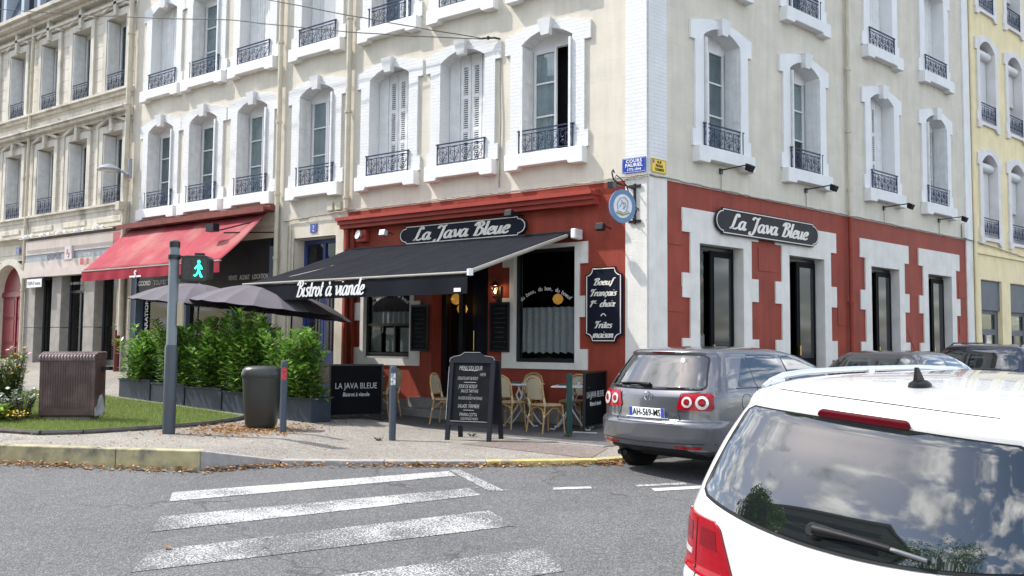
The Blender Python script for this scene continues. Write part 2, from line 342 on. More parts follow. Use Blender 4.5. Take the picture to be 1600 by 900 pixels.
# --- road, one sheet to the horizon
ss = [-400, -60, -10, 0, 4, 6] + [6 + i * .25 for i in range(1, 21)] + [12, 16, 30, 80, 500]; tt = [-500, -120, -40, -20, -10, -5, 0, 5, 10, 20, 40, 120, 500]
RT2 = Vector((F2.y, -F2.x)); b = MB()
def roadpt(i, j):
    q = CAMPOS.xy + F2 * ss[j] + RT2 * tt[i]; return (q.x, q.y, roadz(q.x, q.y))
b.grid(lambda u, v: roadpt(round(u * (len(tt) - 1)), round(v * (len(ss) - 1))), len(tt) - 1, len(ss) - 1)
road = tag(b.build('road', ASPH, smooth=60), kind='structure')
# --- pavement: kerb point, wall point
KP = [((-60, -11, .12), (-60, .3, .95)), ((-24, -10.9, .12), (-24, .3, .9)), ((-12, -10.4, .12), (-15.5, .3, .62)), ((-7.5, -9.6, .12), (-11, .3, .36)),
      ((-4.41, -8.43, .12), (-8, .3, .17)), ((-2.99, -7.76, .12), (-6.2, .3, .06)), ((-2.05, -7.25, .12), (-5, .3, 0)), ((-1.62, -6.42, -.03), (-4, .3, 0)),
      ((-.63, -5.65, -.035), (-2.6, .3, 0)), ((.33, -4.85, -.035), (-1.2, .3, 0)), ((1.3, -3.86, -.035), (.05, .3, 0)),
      ((*r2(-2.9, 2.2).xy, -.035), (*r2(.6, -.2).xy, 0)), ((*r2(2, 2.2).xy, -.03), (*r2(2, -.2).xy, 0)), ((*r2(14, 2.2).xy, .0), (*r2(14, -.2).xy, .03)), ((*r2(60, 2.2).xy, .0), (*r2(60, -.2).xy, .03))]
b = MB(); nr = 14; cols = []
for i in range(len(KP) - 1):
    for q in range(4): cols.append((Vector(KP[i][0]).lerp(Vector(KP[i + 1][0]), q / 4), Vector(KP[i][1]).lerp(Vector(KP[i + 1][1]), q / 4)))
cols.append((Vector(KP[-1][0]), Vector(KP[-1][1])))
b.grid(lambda u, v: tuple(cols[round(u * (len(cols) - 1))][0].lerp(cols[round(u * (len(cols) - 1))][1], v)), len(cols) - 1, nr)
pavement = tag(b.build('pavement', PAVE, smooth=60), kind='structure')
BVH = BVHTree.FromPolygons([Vector(v) for v in b.v], b.f)
def gz(x, y):
    h = BVH.ray_cast(Vector((x, y, 5)), Vector((0, 0, -1))); return h[0].z if h[0] is not None else roadz(x, y)
def drape(name, m, pts, lift, n=10, parent=None):          # quad laid over the pavement
    A, B_, C_, D_ = [Vector(p) for p in pts]; b = MB()
    def fn(u, v):
        q = A.lerp(B_, u).lerp(D_.lerp(C_, u), v); return (q.x, q.y, gz(q.x, q.y) + lift)
    b.grid(fn, n, n); return b.build(name, m, parent, smooth=60)
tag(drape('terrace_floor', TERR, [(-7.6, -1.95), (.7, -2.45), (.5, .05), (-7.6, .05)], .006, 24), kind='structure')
drape('reddish_patch', PINK, [(-1.15, -3.55), (1.15, -3.75), (.75, -2.6), (-1.0, -2.85)], .005, 12, pavement)
# edging stones between terrace and pavement
EDGE = mat('edging_stone', (.24, .225, .205), .85, .2, 5, .4, 60)
for i in range(9):
    x0 = -7.6 + i * .92; b = MB(); za, zb = gz(x0, -2.2), gz(x0 + .9, -2.2); ya, yb = -2.1 - .06 * (x0 + 7.6), -2.1 - .06 * (x0 + 8.5)
    b.add([(x0, ya, za - .1), (x0 + .9, yb, zb - .1), (x0 + .9, yb + .14, zb - .1), (x0, ya + .14, za - .1), (x0, ya, za + .012), (x0 + .9, yb, zb + .012), (x0 + .9, yb + .14, zb + .012), (x0, ya + .14, za + .012)],
          [(0, 3, 2, 1), (4, 5, 6, 7), (0, 1, 5, 4), (1, 2, 6, 5), (2, 3, 7, 6), (3, 0, 4, 7)])
    b.build('edging_stone', EDGE, pavement, bevel=.006)
# --- kerb stones
KY = mat('yellow_kerb', (.40, .36, .21), .85, .2, 6, .5, 50, col2=(.17, .16, .13), c2s=5, c2p=(.46, .7))
KG = mat('granite_kerb', (.3, .29, .28), .8, .2, 8, .4, 70, fine=.2)
KYB = mat('bright_yellow_kerb', (.46, .39, .15), .8, .25, 9, .4, 60, col2=(.28, .26, .22), c2s=4, c2p=(.52, .64))
kerb = tag(empty('kerb'), kind='structure')
line = [Vector(k[0]) for k in KP]; runs = []
for i in range(len(line) - 1):
    a, c = line[i], line[i + 1]; L_ = (c - a).length
    if L_ > 15 and i != 1 and i < 12: continue
    k = 1 if L_ < 1.4 else max(1, round(L_ / 1.15))
    if i > 12: k = 12 if i == 13 else k
    k = min(k, 14)
    for q in range(k): runs.append((a.lerp(c, q / k), a.lerp(c, (q + 1) / k), i))
for a, c, i in runs:
    d = (c - a).normalized(); nn = Vector((d.y, -d.x, 0)).normalized(); g = d * .006
    if nn.dot(Vector((CAMPOS.x, CAMPOS.y, 0)) - a) < 0: nn = -nn
    wdt = .16
    t = [a + g + nn * .0, c - g + nn * .0, c - g - nn * wdt, a + g - nn * wdt]; b = MB()
    top = [Vector((p.x, p.y, p.z + .014)) for p in t]; bot = [Vector((p.x, p.y, -.5)) for p in t]
    b.add(bot + top, [(3, 2, 1, 0), (4, 5, 6, 7), (0, 1, 5, 4), (1, 2, 6, 5), (2, 3, 7, 6), (3, 0, 4, 7)])
    m = KY if i <= 5 else (KG if i in (6, 7) or (i == 8 and a.x < -.1) else (KYB if i <= 10 else KG))
    bb = b.build('kerb_stone', m, kerb, bevel=.012)
# --- road markings: crossing stripes and bay lines, children of the road
def stripe(name, pts, wear, parent=road, n=16):
    A, B_, C_, D_ = [Vector(p) for p in pts]; b = MB()
    def fn(u, v):
        q = A.lerp(B_, u).lerp(D_.lerp(C_, u), v); return (q.x, q.y, roadz(q.x, q.y) + .005)
    b.grid(fn, n, 2); o = b.build(name, PAINT, parent, smooth=60); o.color = (1, 1, 1, wear); return o
stripe('crossing_stripe', [(-.89, -8.4), (.49, -5.63), (.24, -5.46), (-1.24, -8.14)], 1.055)
stripe('crossing_stripe', [(.03, -9.18), (1.35, -6.25), (1.03, -6.07), (-.40, -8.81)], 1.015)
stripe('crossing_stripe', [(.95, -9.92), (2.37, -7.06), (1.83, -6.74), (.55, -9.5)], 1.0)
stripe('crossing_stripe', [(2.1, -10.75), (3.46, -7.93), (2.96, -7.48), (1.6, -10.3)], .99)
stripe('bay_line', [(.19, -5.4), (.27, -5.3), (1.36, -5.9), (1.27, -6.04)], 1.02)
stripe('bay_line', [(1.27, -6.04), (1.30, -5.95), (1.42, -5.86), (1.42, -5.93)], 1.02, n=3)
stripe('bay_line', [(1.79, -5.57), (1.72, -5.47), (2.01, -5.17), (2.08, -5.25)], 1.05, n=4)
stripe('bay_line', [(2.42, -4.86), (2.36, -4.79), (2.72, -4.33), (2.8, -4.4)], 1.04, n=4)
stripe('bay_line', [(2.68, -4.95), (2.58, -4.85), (3.0, -4.3), (3.1, -4.4)], 1.1, n=4)
# ================================================================= buildings
CREAM = brickmat('cream_render', (.625, .577, .485), (.5, .465, .395), 1.05, .34, .32, var=.07, rough=.85, msize=.005, streak=.11, coarse=.6)
WBRICK = brickmat('white_painted_brick', (.67, .67, .665), (.47, .47, .47), .225, .068, .6, var=.05, rough=.6, msize=.006, mortar_mix=.28)
WSTONE = mat('white_painted_stone', (.72, .72, .71), .6, .05, 3, .12, 50, streak=.06)
RSTONE = brickmat('white_painted_jamb', (.72, .72, .715), (.62, .62, .62), .225, .068, .25, var=.05, rough=.6, msize=.005, mortar_mix=.1)
OFFW = mat('off_white_roughcast', (.70, .68, .63), .85, .07, 3, .9, 55, streak=.1)
GREYW = mat('grey_white_render', (.70, .675, .63), .85, .08, 3, .5, 60, streak=.1)
RED = mat('red_painted_wall', (.275, .05, .03), .6, .18, 1.6, .5, 40, streak=.22)
REDW = mat('red_painted_wood', (.32, .055, .04), .45, .12, 4, .1, 30)
SHUT = mat('white_shutter_paint', (.74, .74, .73), .5, .08, 6, .1, 30, streak=.14)
SHUTB = mat('grey_shutter_paint', (.68, .675, .66), .55, .1, 6, .1, 30, streak=.2)
FRAME = mat('white_window_frame', (.78, .78, .78), .4, .03)
IRON = mat('blue_black_iron', (.035, .05, .10), .45, .3, 15, metal=.3)
BLACKP = mat('black_paint', (.008, .009, .012), .35, .2, 8)
CURT = mat('grey_curtain', (.42, .45, .47), .9, .2, 3); CURT2 = mat('pale_curtain', (.72, .74, .74), .9, .15, 3); random.seed(3)
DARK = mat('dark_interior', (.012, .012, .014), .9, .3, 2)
PIPE = mat('cream_pipe', (.56, .51, .40), .5, .1, 4, streak=.2)
CABLE = mat('grey_cable', (.28, .26, .22), .7, .2, 9)
GLASS = glassmat('window_glass', (.74, .78, .79), .8, .05)
GLASSD = glassmat('shop_glass', (.7, .72, .72), .55, .01)
NA = math.pi
mat('brass', (.6, .42, .15), .3, .1, metal=1); mat('dark_glass', (.012, .014, .018), .06, .1, spec=.35)
def arc(x0, x1, z, rise, k=10): return [(x0 + (x1 - x0) * i / k, z + rise * (1 - (2 * i / k - 1) ** 2)) for i in range(k + 1)]
# --- one arched window with surround, sill, keystone, frame, panes, shutters and iron railing; the meshes are shared
def spiral(cx, cz, r, a0, turns, k=14, y=0., grow=.25):
    out = []
    for i in range(k + 1):
        t = i / k; a = a0 + turns * 2 * math.pi * t; q = r * (1 - t * (1 - grow)); out.append((cx + q * math.cos(a), y, cz + q * math.sin(a)))
    return out
def railing_mb(hw=.6, h=.46, y=-.07, k=4):
    b = MB()
    b.box(-hw - .03, hw + .03, y - .018, y + .018, h - .02, h); b.box(-hw, hw, y - .008, y + .008, h - .085, h - .07); b.box(-hw, hw, y - .01, y + .01, .045, .06)
    for x in (-hw, hw): b.box(x - .01, x + .01, y - .01, y + .01, 0, h); b.box(x - .008, x + .008, y, .06, h * .8, h * .8 + .016)
    n_ = 4; w = 2 * hw / n_
    for i in range(n_):
        c = -hw + w * (i + .5)
        b.box(c - w / 2 - .006, c - w / 2 + .006, y - .006, y + .006, .05, h - .07)
        for sx in (-1, 1):
            for P in (spiral(c + sx * .062, .255, .056, R(90 + sx * 90), -sx * 1.1, y=y), spiral(c + sx * .055, .13, .05, R(90 - sx * 90), sx * 1.1, y=y)):
                b.tube(P, .0065, 3, caps=False)
            b.tube([(c, y, .06), (c + sx * .05, y, .19), (c + sx * .118, y, .24), (c + sx * .1, y, .34), (c, y, .375)], .0065, 3, caps=False)
        b.tube([(c, y, .06), (c, y, .375)], .007, 3); b.lathe([(.002, -.02), (.016, 0), (.002, .02)], 5, (c, y, .2))
    return b
WM = {}
def wmesh(key, fn, m, smooth=None):
    if key not in WM: WM[key] = fn().mesh(key.split('|')[0], m, smooth)
    return WM[key]
HW, HS, RISE, DEP = .57, 2.12, .2, .44
def surround():
    b = MB(); o = [(-.91, .0), (-.91, .31), (-.83, .31), (-.83, 1.97), (-.96, 1.97), (-.96, 2.31)] + arc(-.8, .8, 2.34, .13, 8) + [(.96, 2.31), (.96, 1.97), (.83, 1.97), (.83, .31), (.91, .31), (.91, 0)]
    i = [(HW, 0)] + arc(HW, -HW, HS, RISE, 10) + [(-HW, 0)]
    return b.prism(o + i, -.045, DEP)
def keyst(): 
    b = MB(); b.add([(-.085, -.11, 2.2), (.085, -.11, 2.2), (.15, -.15, 2.5), (-.15, -.15, 2.5), (-.085, .0, 2.2), (.085, .0, 2.2), (.15, 0, 2.5), (-.15, 0, 2.5)],
        [(0, 1, 2, 3), (1, 5, 6, 2), (4, 0, 3, 7), (3, 2, 6, 7), (0, 4, 5, 1)]); return b
def sill():
    b = MB(); b.prism([(-.87, .0), (-.87, -.30), (-.58, -.30), (-.55, -.27), (-.54, -.24), (.54, -.24), (.55, -.27), (.58, -.30), (.87, -.30), (.87, 0)], -.17, .02); b.box(-HW, HW, .02, DEP, -.1, .015); return b
def frame_mb(sides=(-1, 1), outer=True, y=.31):
    b = MB()
    if outer: b.box(-HW, -HW + .05, y, y + .08, .01, 2.36); b.box(HW - .05, HW, y, y + .08, .01, 2.36); b.box(-HW + .05, HW - .05, y, y + .08, 2.08, 2.36); b.box(-HW + .05, HW - .05, y, y + .08, .01, .06)
    for s in sides:
        x0, x1 = (-.52, -.005) if s < 0 else (.005, .52); yy = y + .01
        b.box(x0, x0 + .045, yy - .02, yy + .03, .06, 2.08); b.box(x1 - .045, x1, yy - .02, yy + .03, .06, 2.08); b.box(x0 + .045, x1 - .045, yy - .02, yy + .03, .06, .16); b.box(x0 + .045, x1 - .045, yy - .02, yy + .03, 2.0, 2.08)
        for z in (.78, 1.42): b.box(x0 + .045, x1 - .045, yy - .015, yy + .025, z - .014, z + .014)
    return b
def shutter_folded(s):      # leaf folded back against the reveal
    b = MB(); x = s * (HW - .035); t = .022
    b.box(x - t, x + t, -.09, .26, .03, 2.06)
    for z0, z1 in ((.12, .58), (.66, 1.3), (1.38, 1.96)):
        for q in (-1, 1): b.box(x + q * t, x + q * (t + .008), -.03, .1, z0, z1); b.box(x + q * t, x + q * (t + .008), .13, .23, z0, z1)
    return b
def shutter_closed(s, style):
    b = MB(); y = .26; x0, x1 = (-HW + .01, -.006) if s < 0 else (.006, HW - .01); xm = (x0 + x1) / 2; top = 2.3
    inner = (xm + .01, x1) if s < 0 else (x0, xm - .01); outer = (x0, xm - .006) if s < 0 else (xm + .006, x1)
    b.box(outer[0], outer[1], y, y + .03, .03, top)
    for z0, z1 in ((.15, .95), (1.08, 1.95)): b.box(outer[0] + .05, outer[1] - .05, y - .006, y, z0, z1)
    if style == 'louvre':
        a, c = inner; b.box(a, a + .075, y, y + .03, .03, top); b.box(c - .075, c, y, y + .03, .03, top)
        for z0, z1 in ((.03, .1), (.72, .80), (1.40, 1.48), (2.04, top)): b.box(a + .075, c - .075, y, y + .03, z0, z1)
        z = .1
        while z < 2.04:
            if not (.70 < z < .8 or 1.38 < z < 1.48): b.add([(a + .075, y, z), (c - .075, y, z), (c - .075, y + .028, z + .02), (a + .075, y + .028, z + .02), (a + .075, y, z + .014), (c - .075, y, z + .014), (c - .075, y + .028, z + .034), (a + .075, y + .028, z + .034)], [(0, 1, 5, 4), (4, 5, 6, 7), (3, 2, 1, 0), (2, 3, 7, 6)])
            z += .045
    else:
        a, c = inner; b.box(a, c, y, y + .03, .03, top); k = 3; w = (c - a) / k
        for i in range(k): b.box(a + i * w + .006, a + (i + 1) * w - .006, y - .008, y, .06, 2.02)
        for i in range(2):
            for j in range(8): b.box(a + .07 + i * .09, a + .095 + i * .09, y - .0125, y - .0085, 1.5 + j * .06, 1.535 + j * .06)
    return b
def curtain_mb(x0, x1, z0=.1, z1=2.06, y=.352, amp=.008, wl=.13):
    b = MB(); k = max(6, int((x1 - x0) / wl * 6))
    b.grid(lambda u, v: (x0 + (x1 - x0) * u, y + amp * math.sin((x0 + (x1 - x0) * u) / wl * 6.283 + 2 * math.sin(7 * u)), z0 + (z1 - z0) * v), k, 1); return b
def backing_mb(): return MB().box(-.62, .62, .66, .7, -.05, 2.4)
def window(parent, loc, rz, kind, brick=WBRICK, stone=WSTONE):
    w = put('window', wmesh('window|ajar' if kind == 'ajar' else 'window', lambda: frame_mb((-1,) if kind == 'ajar' else (-1, 1)), FRAME), parent, loc, rz)
    def ch(name, key, fn, m, **k): return put(name, wmesh(key, fn, m, **k), w)
    ch('surround', 'surround|' + brick.name, surround, brick); ch('keystone', 'keystone', keyst, stone); bev(ch('sill', 'sill', sill, stone), .012)
    ch('railing', 'railing', railing_mb, IRON)
    ch('dark_room', 'dark_room', backing_mb, DARK)
    if kind in ('open', 'ajar'):
        for s in (-1, 1): ch('shutter', 'shutter|f%d' % s, lambda: shutter_folded(s), SHUTB if s < 0 else SHUT)
        for s in ((-1,) if kind == 'ajar' else (-1, 1)):
            for j, (z0, z1) in enumerate(((.16, .762), (.798, 1.402), (1.438, 2.0))):
                ch('pane', 'pane|%d%d' % (s, j), lambda: MB().box(*((-.475, -.05) if s < 0 else (.05, .475)), .33, .334, z0, z1), GLASS)
        for s in ((-1,) if kind == 'ajar' else (-1, 1)): cc = random.choice(('a', 'a', 'b')); ch('curtain', 'curtain|%d%s' % (s, cc), lambda: curtain_mb(*((-.5, -.06) if s < 0 else (.06, .5)), z0=random.choice((.1, .1, .8)) if cc == 'b' else .1), CURT if cc == 'a' else CURT2, smooth=60)
    if kind == 'ajar':     # right casement swung inwards
        c = put('casement', wmesh('casement', lambda: MB().box(-.5, -.44, -.02, .03, .06, 2.08).box(-.06, 0, -.02, .03, .06, 2.08).box(-.44, -.06, -.02, .03, .06, .16).box(-.44, -.06, -.02, .03, 2, 2.08).box(-.44, -.06, -.02, .03, 1.2, 1.24), FRAME), w, (.5, .34, 0), -R(70))
    if kind in ('louvre', 'plank'):
        for s in (-1, 1): ch('shutter', 'shutter|%s%d' % (kind, s), lambda: shutter_closed(s, kind), SHUT)
    if kind == 'half':
        ch('shutter', 'shutter|plank-1', lambda: shutter_closed(-1, 'plank'), SHUT)
        o = put('shutter', wmesh('shutter|swing', lambda: MB().box(-.5, 0, 0, .03, .03, 2.3), SHUT), w, (HW - .02, .26, 0), R(24))
    return w
# ---------------------------------------------------------------- the corner building
CB = tag(empty('corner_building'), 'cream corner building with white brick window surrounds and red ground floor', 'building')
LX = [-14.53, -12.65, -10.68, -8.39, -6.12, -4.11, -2.08]; RX = [2.12, 5.03, 8.42, 11.3]
K1 = ['open', 'open', 'open', 'open', 'louvre', 'louvre', 'ajar']; K2 = ['plank', 'open', 'plank', 'half', 'open', 'louvre', 'louvre']
Z1, Z2 = 4.985, 8.23
hl = []; hr = []
for i, x in enumerate(LX):
    for z, K in ((Z1, K1), (Z2, K2)): window(CB, (x, 0, z), 0, K[i]); hl.append((x - .7, x + .7, z - .05, z + 2.36))
for i, x in enumerate(RX):
    for z, K in ((Z1 + .06, ['open', 'open', 'louvre', 'open']), (Z2 + .14, ['open', 'open', 'plank', 'plank'])):
        p = r2(x); window(CB, (p.x, p.y, z), A2, K[i], RSTONE); hr.append((x - .7, x + .7, z - .05, z + 2.36))
wallmesh(-15.95, -.415, 4.29, 13.6, hl).build('wall', CREAM, CB)
wallmesh(.485, 13.02, 4.31, 13.6, hr).build('wall', CREAM, CB, rz=A2)
# roof and inner mass (keeps daylight out)
b = MB(); far = r2(13.4, -9); pts = [(-15.95, .9), (-.9, .9), tuple(r2(1.2, -.95).xy), tuple(r2(13.4, -.95).xy), tuple(far.xy), (-15.95, 9)]
b.slab(pts, -.2, 13.4); b.build('core', DARK, CB)
b = MB(); b.slab([(-15.98, -.45), (.5, -.5), tuple(r2(13.4, .5).xy), tuple(far.xy), (-15.98, 9)], 13.6, 13.95); b.build('cornice', WSTONE, CB)
# white brick quoins
MB().box(-.415, 0.0, -.035, .2, 4.33, 13.6).build('quoin', WBRICK, CB)
MB().box(0.003, .485, -.032, .2, 4.33, 13.6).build('quoin', WBRICK, CB, rz=A2)
MB().box(13.02, 13.42, -.04, .3, 4.33, 13.6).build('quoin', WSTONE, CB, rz=A2)
MB().box(-.415, 0.0, -.034, .2, -.1, 4.33).build('pillar', OFFW, CB)
MB().box(0.003, .485, -.031, .2, -.1, 4.33).build('pillar', GREYW, CB, rz=A2)
MB().box(13.0, 13.42, -.03, .3, -.1, 4.33).build('pillar', GREYW, CB, rz=A2)
# red ground floor, bistro front
LWIN = (-6.77, -5.44, 1.12, 3.2); DOOR = (-4.86, -3.42, .02, 3.15); RWIN = (-2.80, -1.45, 1.1, 3.2)
wallmesh(-7.33, -.415, -.1, 4.29, [LWIN, DOOR, RWIN]).build('bistro_front', RED, CB)
wallmesh(.485, 13.0, -.1, 4.31, [(x - .68, x + .68, .2, 3.28) for x in (2.09, 5.05, 8.46, 11.36)]).build('bistro_side', RED, CB, rz=A2)
def teeth(x0, x1, z0, ztop, zs, nar, wide, bot=.12):      # stone surround with alternating long and short blocks
    L_ = []
    for k, (a, c) in enumerate(zs): L_ += [(a, wide if k % 2 == 0 else nar), (c, wide if k % 2 == 0 else nar)]
    left = [(x0 - w, z) for z, w in L_]; right = [(x1 + w, z) for z, w in L_]
    return left, right
def trim(x0, x1, z0, z1, zs, nar, wide, m, rz=0, open_bottom=False, dep=.26):
    left, right = teeth(x0, x1, z0, z1, zs, nar, wide); b = MB()     # zs runs from the top down
    if open_bottom: out = left[::-1] + right + [(x1, zs[-1][1]), (x1, z1), (x0, z1), (x0, zs[-1][1])]; b.prism(out, -.03, dep)
    else:
        zb = zs[-1][1]; top = zs[0][0]
        def lp(z0_, z1_, w, xs): b.box(xs[0], xs[1], -.03, dep, z0_, z1_)
        for k, (a, c) in enumerate(zs):
            w = wide if k % 2 == 0 else nar; b.box(x0 - w, x0, -.03 - .0005 * k, dep, c, a); b.box(x1, x1 + w, -.03 - .0005 * k, dep, c, a)
        b.box(x0, x1, -.0305, dep, z1, top); b.box(x0, x1, -.0305, dep, zb, z0)
    return b.build('window_surround', m, CB, rz=rz)
ZS = [(3.27, 2.88), (2.88, 2.3), (2.3, 1.92), (1.92, 1.35), (1.35, .98)]
trim(LWIN[0], LWIN[1], 1.12, 3.2, ZS, .1, .27, GREYW); trim(RWIN[0], RWIN[1], 1.1, 3.2, ZS, .1, .27, GREYW)
ZR = [(3.88, 3.45), (3.45, 2.72), (2.72, 2.28), (2.28, 1.56), (1.56, 1.15), (1.15, .5), (.5, .02)]
for x in (2.09, 5.05, 8.46, 11.36): trim(x - .68, x + .68, .02, 3.28, ZR, .27, .5, GREYW, A2, True)
# faint block joints proud in the red side wall
for (t0, t1, z) in ((.52, .92, 2.02), (3.3, 3.85, 2.9), (6.3, 7.2, 1.9), (12.5, 12.98, 2.75), (12.5, 12.98, 1.8), (.52, .92, 3.2)):
    MB().box(t0, t1, -.012, .0, z, z + .46).build('block', RED, CB, rz=A2)
# bistro joinery
def shopwindow(x0, x1, z0, z1, rz=0, y=.07, name='shop_window', bars=True, lace=None, texts=None, nosill=False):
    b = MB(); t = .07
    b.box(x0, x0 + t, y, y + .08, z0, z1); b.box(x1 - t, x1, y, y + .08, z0, z1); b.box(x0 + t, x1 - t, y, y + .08, z0, z0 + t); b.box(x0 + t, x1 - t, y, y + .08, z1 - t, z1)
    w = b.build(name, BLACKP, CB, rz=rz)
    MB().box(x0 + t, x1 - t, y + .03, y + .036, z0 + t, z1 - t).build('pane', GLASSD, w)
    MB().box(x0 - .1, x1 + .1, 1.0 - .2, 1.0 - .16, z0 - .1, z1 + .1).build('dark_room', DARK, w)
    return w
LACE = mat('lace_curtain', (.75, .77, .78), .9, .2, 40, coords='obj')
wl = shopwindow(*LWIN[:2], 1.12, 3.2); wr = shopwindow(*RWIN[:2], 1.1, 3.2)
def lace(parent, x0, x1, z0, z1, y=.145):
    b = MB(); k = int((x1 - x0) / .02)
    def fn(u, v):
        x = x0 + (x1 - x0) * u; zb = z0 + .035 * abs(math.sin(x / .16 * math.pi)) * 1.0; return (x, y + .022 * math.sin(x * 42) * (1 - .3 * v), zb + (z1 - zb) * v)
    b.grid(fn, k, 3); o = b.build('lace_curtain', LACE, parent, smooth=60)
    MB().cyl((x0, y, z1), (x1, y, z1), .008, 6).build('curtain_rod', IRON, parent)
lace(wl, -6.66, -5.55, 1.82, 2.1); lace(wr, -2.7, -1.56, 1.26, 2.12)
b = MB(); b.box(-6.7, -5.51, .045, .07, 1.8, 1.85); b.box(-6.7, -5.51, .045, .07, 1.2, 1.24)
for x in (-6.32, -5.92): b.box(x - .02, x + .02, .045, .07, 1.24, 1.8)
b.build('lower_casement', BLACKP, wl)
for x in (-6.52, -6.13, -5.72): MB().box(x - .13, x + .13, .15, .156, 1.26, 1.76).build('menu_sheet', LACE, wl)
MB().box(-6.72, -5.49, .02, .065, 1.125, 1.16).build('sill_strip', mat('steel_strip', (.5, .5, .5), .3, .1, metal=.8), wl)
LETW = mat('white_lettering', (.72, .72, .72), .5, .05)
def arctext(s, parent, cx, cz, rad, size, y, span):
    k = len(s)
    for i, c in enumerate(s):
        if c == ' ': continue
        a = span * (i / (k - 1) - .5); me = textmesh(c, size * 1.1, .05, .001, .001); me.materials.clear(); me.materials.append(LETW); me.name = 'letter'
        put('letter', me, parent, (cx + rad * math.sin(a), y, cz + rad * math.cos(a)), rot=(0, a, 0))
arctext('du beau, du bon, du boeuf', wl, -6.1, 1.66, .80, .092, .095, R(78)); arctext('du beau, du bon, du boeuf', wr, -2.16, 1.6, .86, .098, .095, R(78))
for x in (2.09, 5.05, 8.46, 11.36):
    w = shopwindow(x - .68, x + .68, .05, 3.28, rz=A2, y=.2); lx = .28 if x != 5.05 else -.25
    b = MB().box(x - .12, x + .61, .15, .19, .12, 3.2)
    b.box(x - .02, x + .5, .135, .15, .3, 1.1)
    MB().box(x - .02, x + .5, .14, .149, 1.2, 3.08).build('pane', mat('dark_glass'), w); MB().box(x - .09, x - .06, .1, .15, 1.25, 1.45).build('handle', mat('brass'), w)
    b.build('door_leaf', mat('black_joinery', (.006, .0065, .008), .5, .2, 6, spec=.04), w); MB().box(x - .61, x - .46, .15, .19, .12, 3.2).build('mullion', mat('black_joinery'), w)
    if x < 3 or x > 11:
        b = MB(); b.grid(lambda u, v: (x - .44 + .3 * u, .27 + .012 * math.sin(u * 40), .3 + (1.3 + .04 * abs(math.sin(u * 9))) * v), 40, 1); b.build('lace_curtain', LACE, w, smooth=60)
# entrance: recessed black door, steps, boards
b = MB(); b.box(-4.86, -4.74, .3, .42, .38, 3.15); b.box(-3.54, -3.42, .3, .42, .38, 3.15); b.box(-4.74, -3.54, .3, .42, 3.0, 3.15); b.box(-4.4, -4.3, .3, .4, .38, 3.0); b.box(-4.74, -4.4, .3, .4, .38, .9)
d = b.build('door', BLACKP, CB)
MB().box(-4.74, -4.4, .34, .346, .9, 3.0).build('pane', GLASSD, d); MB().box(-4.3, -3.54, .62, .66, .38, 3.0).build('door_leaf', mat('navy_door', (.01, .014, .035), .4), d)
MB().cyl((-4.22, .56, 1.3), (-4.22, .56, 1.7), .015, 8).build('handle', mat('brass', (.6, .42, .15), .3, .1, metal=1), d)
MB().box(-5.0, -3.3, .7, .74, .0, 3.2).build('dark_room', DARK, d)
b = MB(); b.box(-4.86, -4.855, 0, .6, .0, 3.15); b.box(-3.425, -3.42, 0, .6, 0, 3.15); b.build('door_jamb', RED, CB)
STEP = mat('grey_stone_step', (.22, .21, .2), .8, .2, 4, .3, 50)
b = MB().box(-5.35, -3.2, -.62, .0, -.1, .17); b.build('step', STEP, CB, bevel=.01); b = MB().box(-5.2, -3.3, -.3, .62, .17, .36); b.build('step', STEP, CB, bevel=.01)
# cornice over the shopfront, pilaster on its left
b = MB()
for y, z0, z1 in ((-.2, 3.9, 3.98), (-.27, 3.98, 4.06), (-.34, 4.06, 4.13), (-.16, 4.13, 4.17)): b.box(-7.38, -.95 + (.02 if z0 == 4.06 else 0), y, -.001, z0, z1)
b.build('shop_cornice', REDW, CB)
b = MB().box(-7.36, -7.05, -.09, .0, -.1, 3.9); b.build('pilaster', RED, CB)
MB().tube([(-7.2, -.14, .0), (-7.2, -.14, 3.88)], .05, 10).build('drainpipe', RED, CB, smooth=50)
# dark stone plinth under the bistro front
for x0, x1 in ((-7.05, -4.87), (-3.41, -.416)): MB().box(x0, x1, -.02, .0, -.1, .3).build('plinth', mat('grey_plinth', (.2, .18, .17), .9, .2, 4, .4, 40), CB)
# blue house door bay
PLAST = mat('rough_plaster', (.62, .57, .47), .9, .1, 3, 1., 70, streak=.12)
wallmesh(-9.5, -7.33, -.1, 4.29, [(-9.08, -7.72, .15, 3.8)]).build('wall', PLAST, CB)
b = MB(); b.box(-9.1, -9.08, 0, .4, .15, 3.8); b.box(-7.72, -7.7, 0, .4, .15, 3.8); b.box(-9.08, -7.72, 0, .4, 3.8, 3.82); b.build('door_reveal', PLAST, CB)
BLUE = mat('blue_door_paint', (.022, .045, .17), .4, .12, 4, .1, 30)
b = MB(); b.box(-9.08, -8.98, .3, .4, .15, 3.8); b.box(-7.82, -7.72, .3, .4, .15, 3.8); b.box(-8.98, -7.82, .3, .4, 3.7, 3.8); b.box(-8.98, -7.82, .29, .4, 2.85, 3.02); b.box(-8.44, -8.36, .3, .4, 3.02, 3.7)
for x0, x1 in ((-8.98, -8.41), (-8.39, -7.82)):
    b.box(x0, x1, .33, .38, .15, 2.85)
    for z0, z1 in ((.3, .75), (.85, 1.05)): b.box(x0 + .08, x1 - .08, .315, .33, z0, z1); b.box(x0 + .14, x1 - .14, .305, .315, z0 + .05, z1 - .05)
    b.box(x0 + .1, x1 - .1, .318, .33, 1.2, 1.25); b.box(x0 + .1, x1 - .1, .318, .33, 2.6, 2.65)
d = b.build('house_door', BLUE, CB)
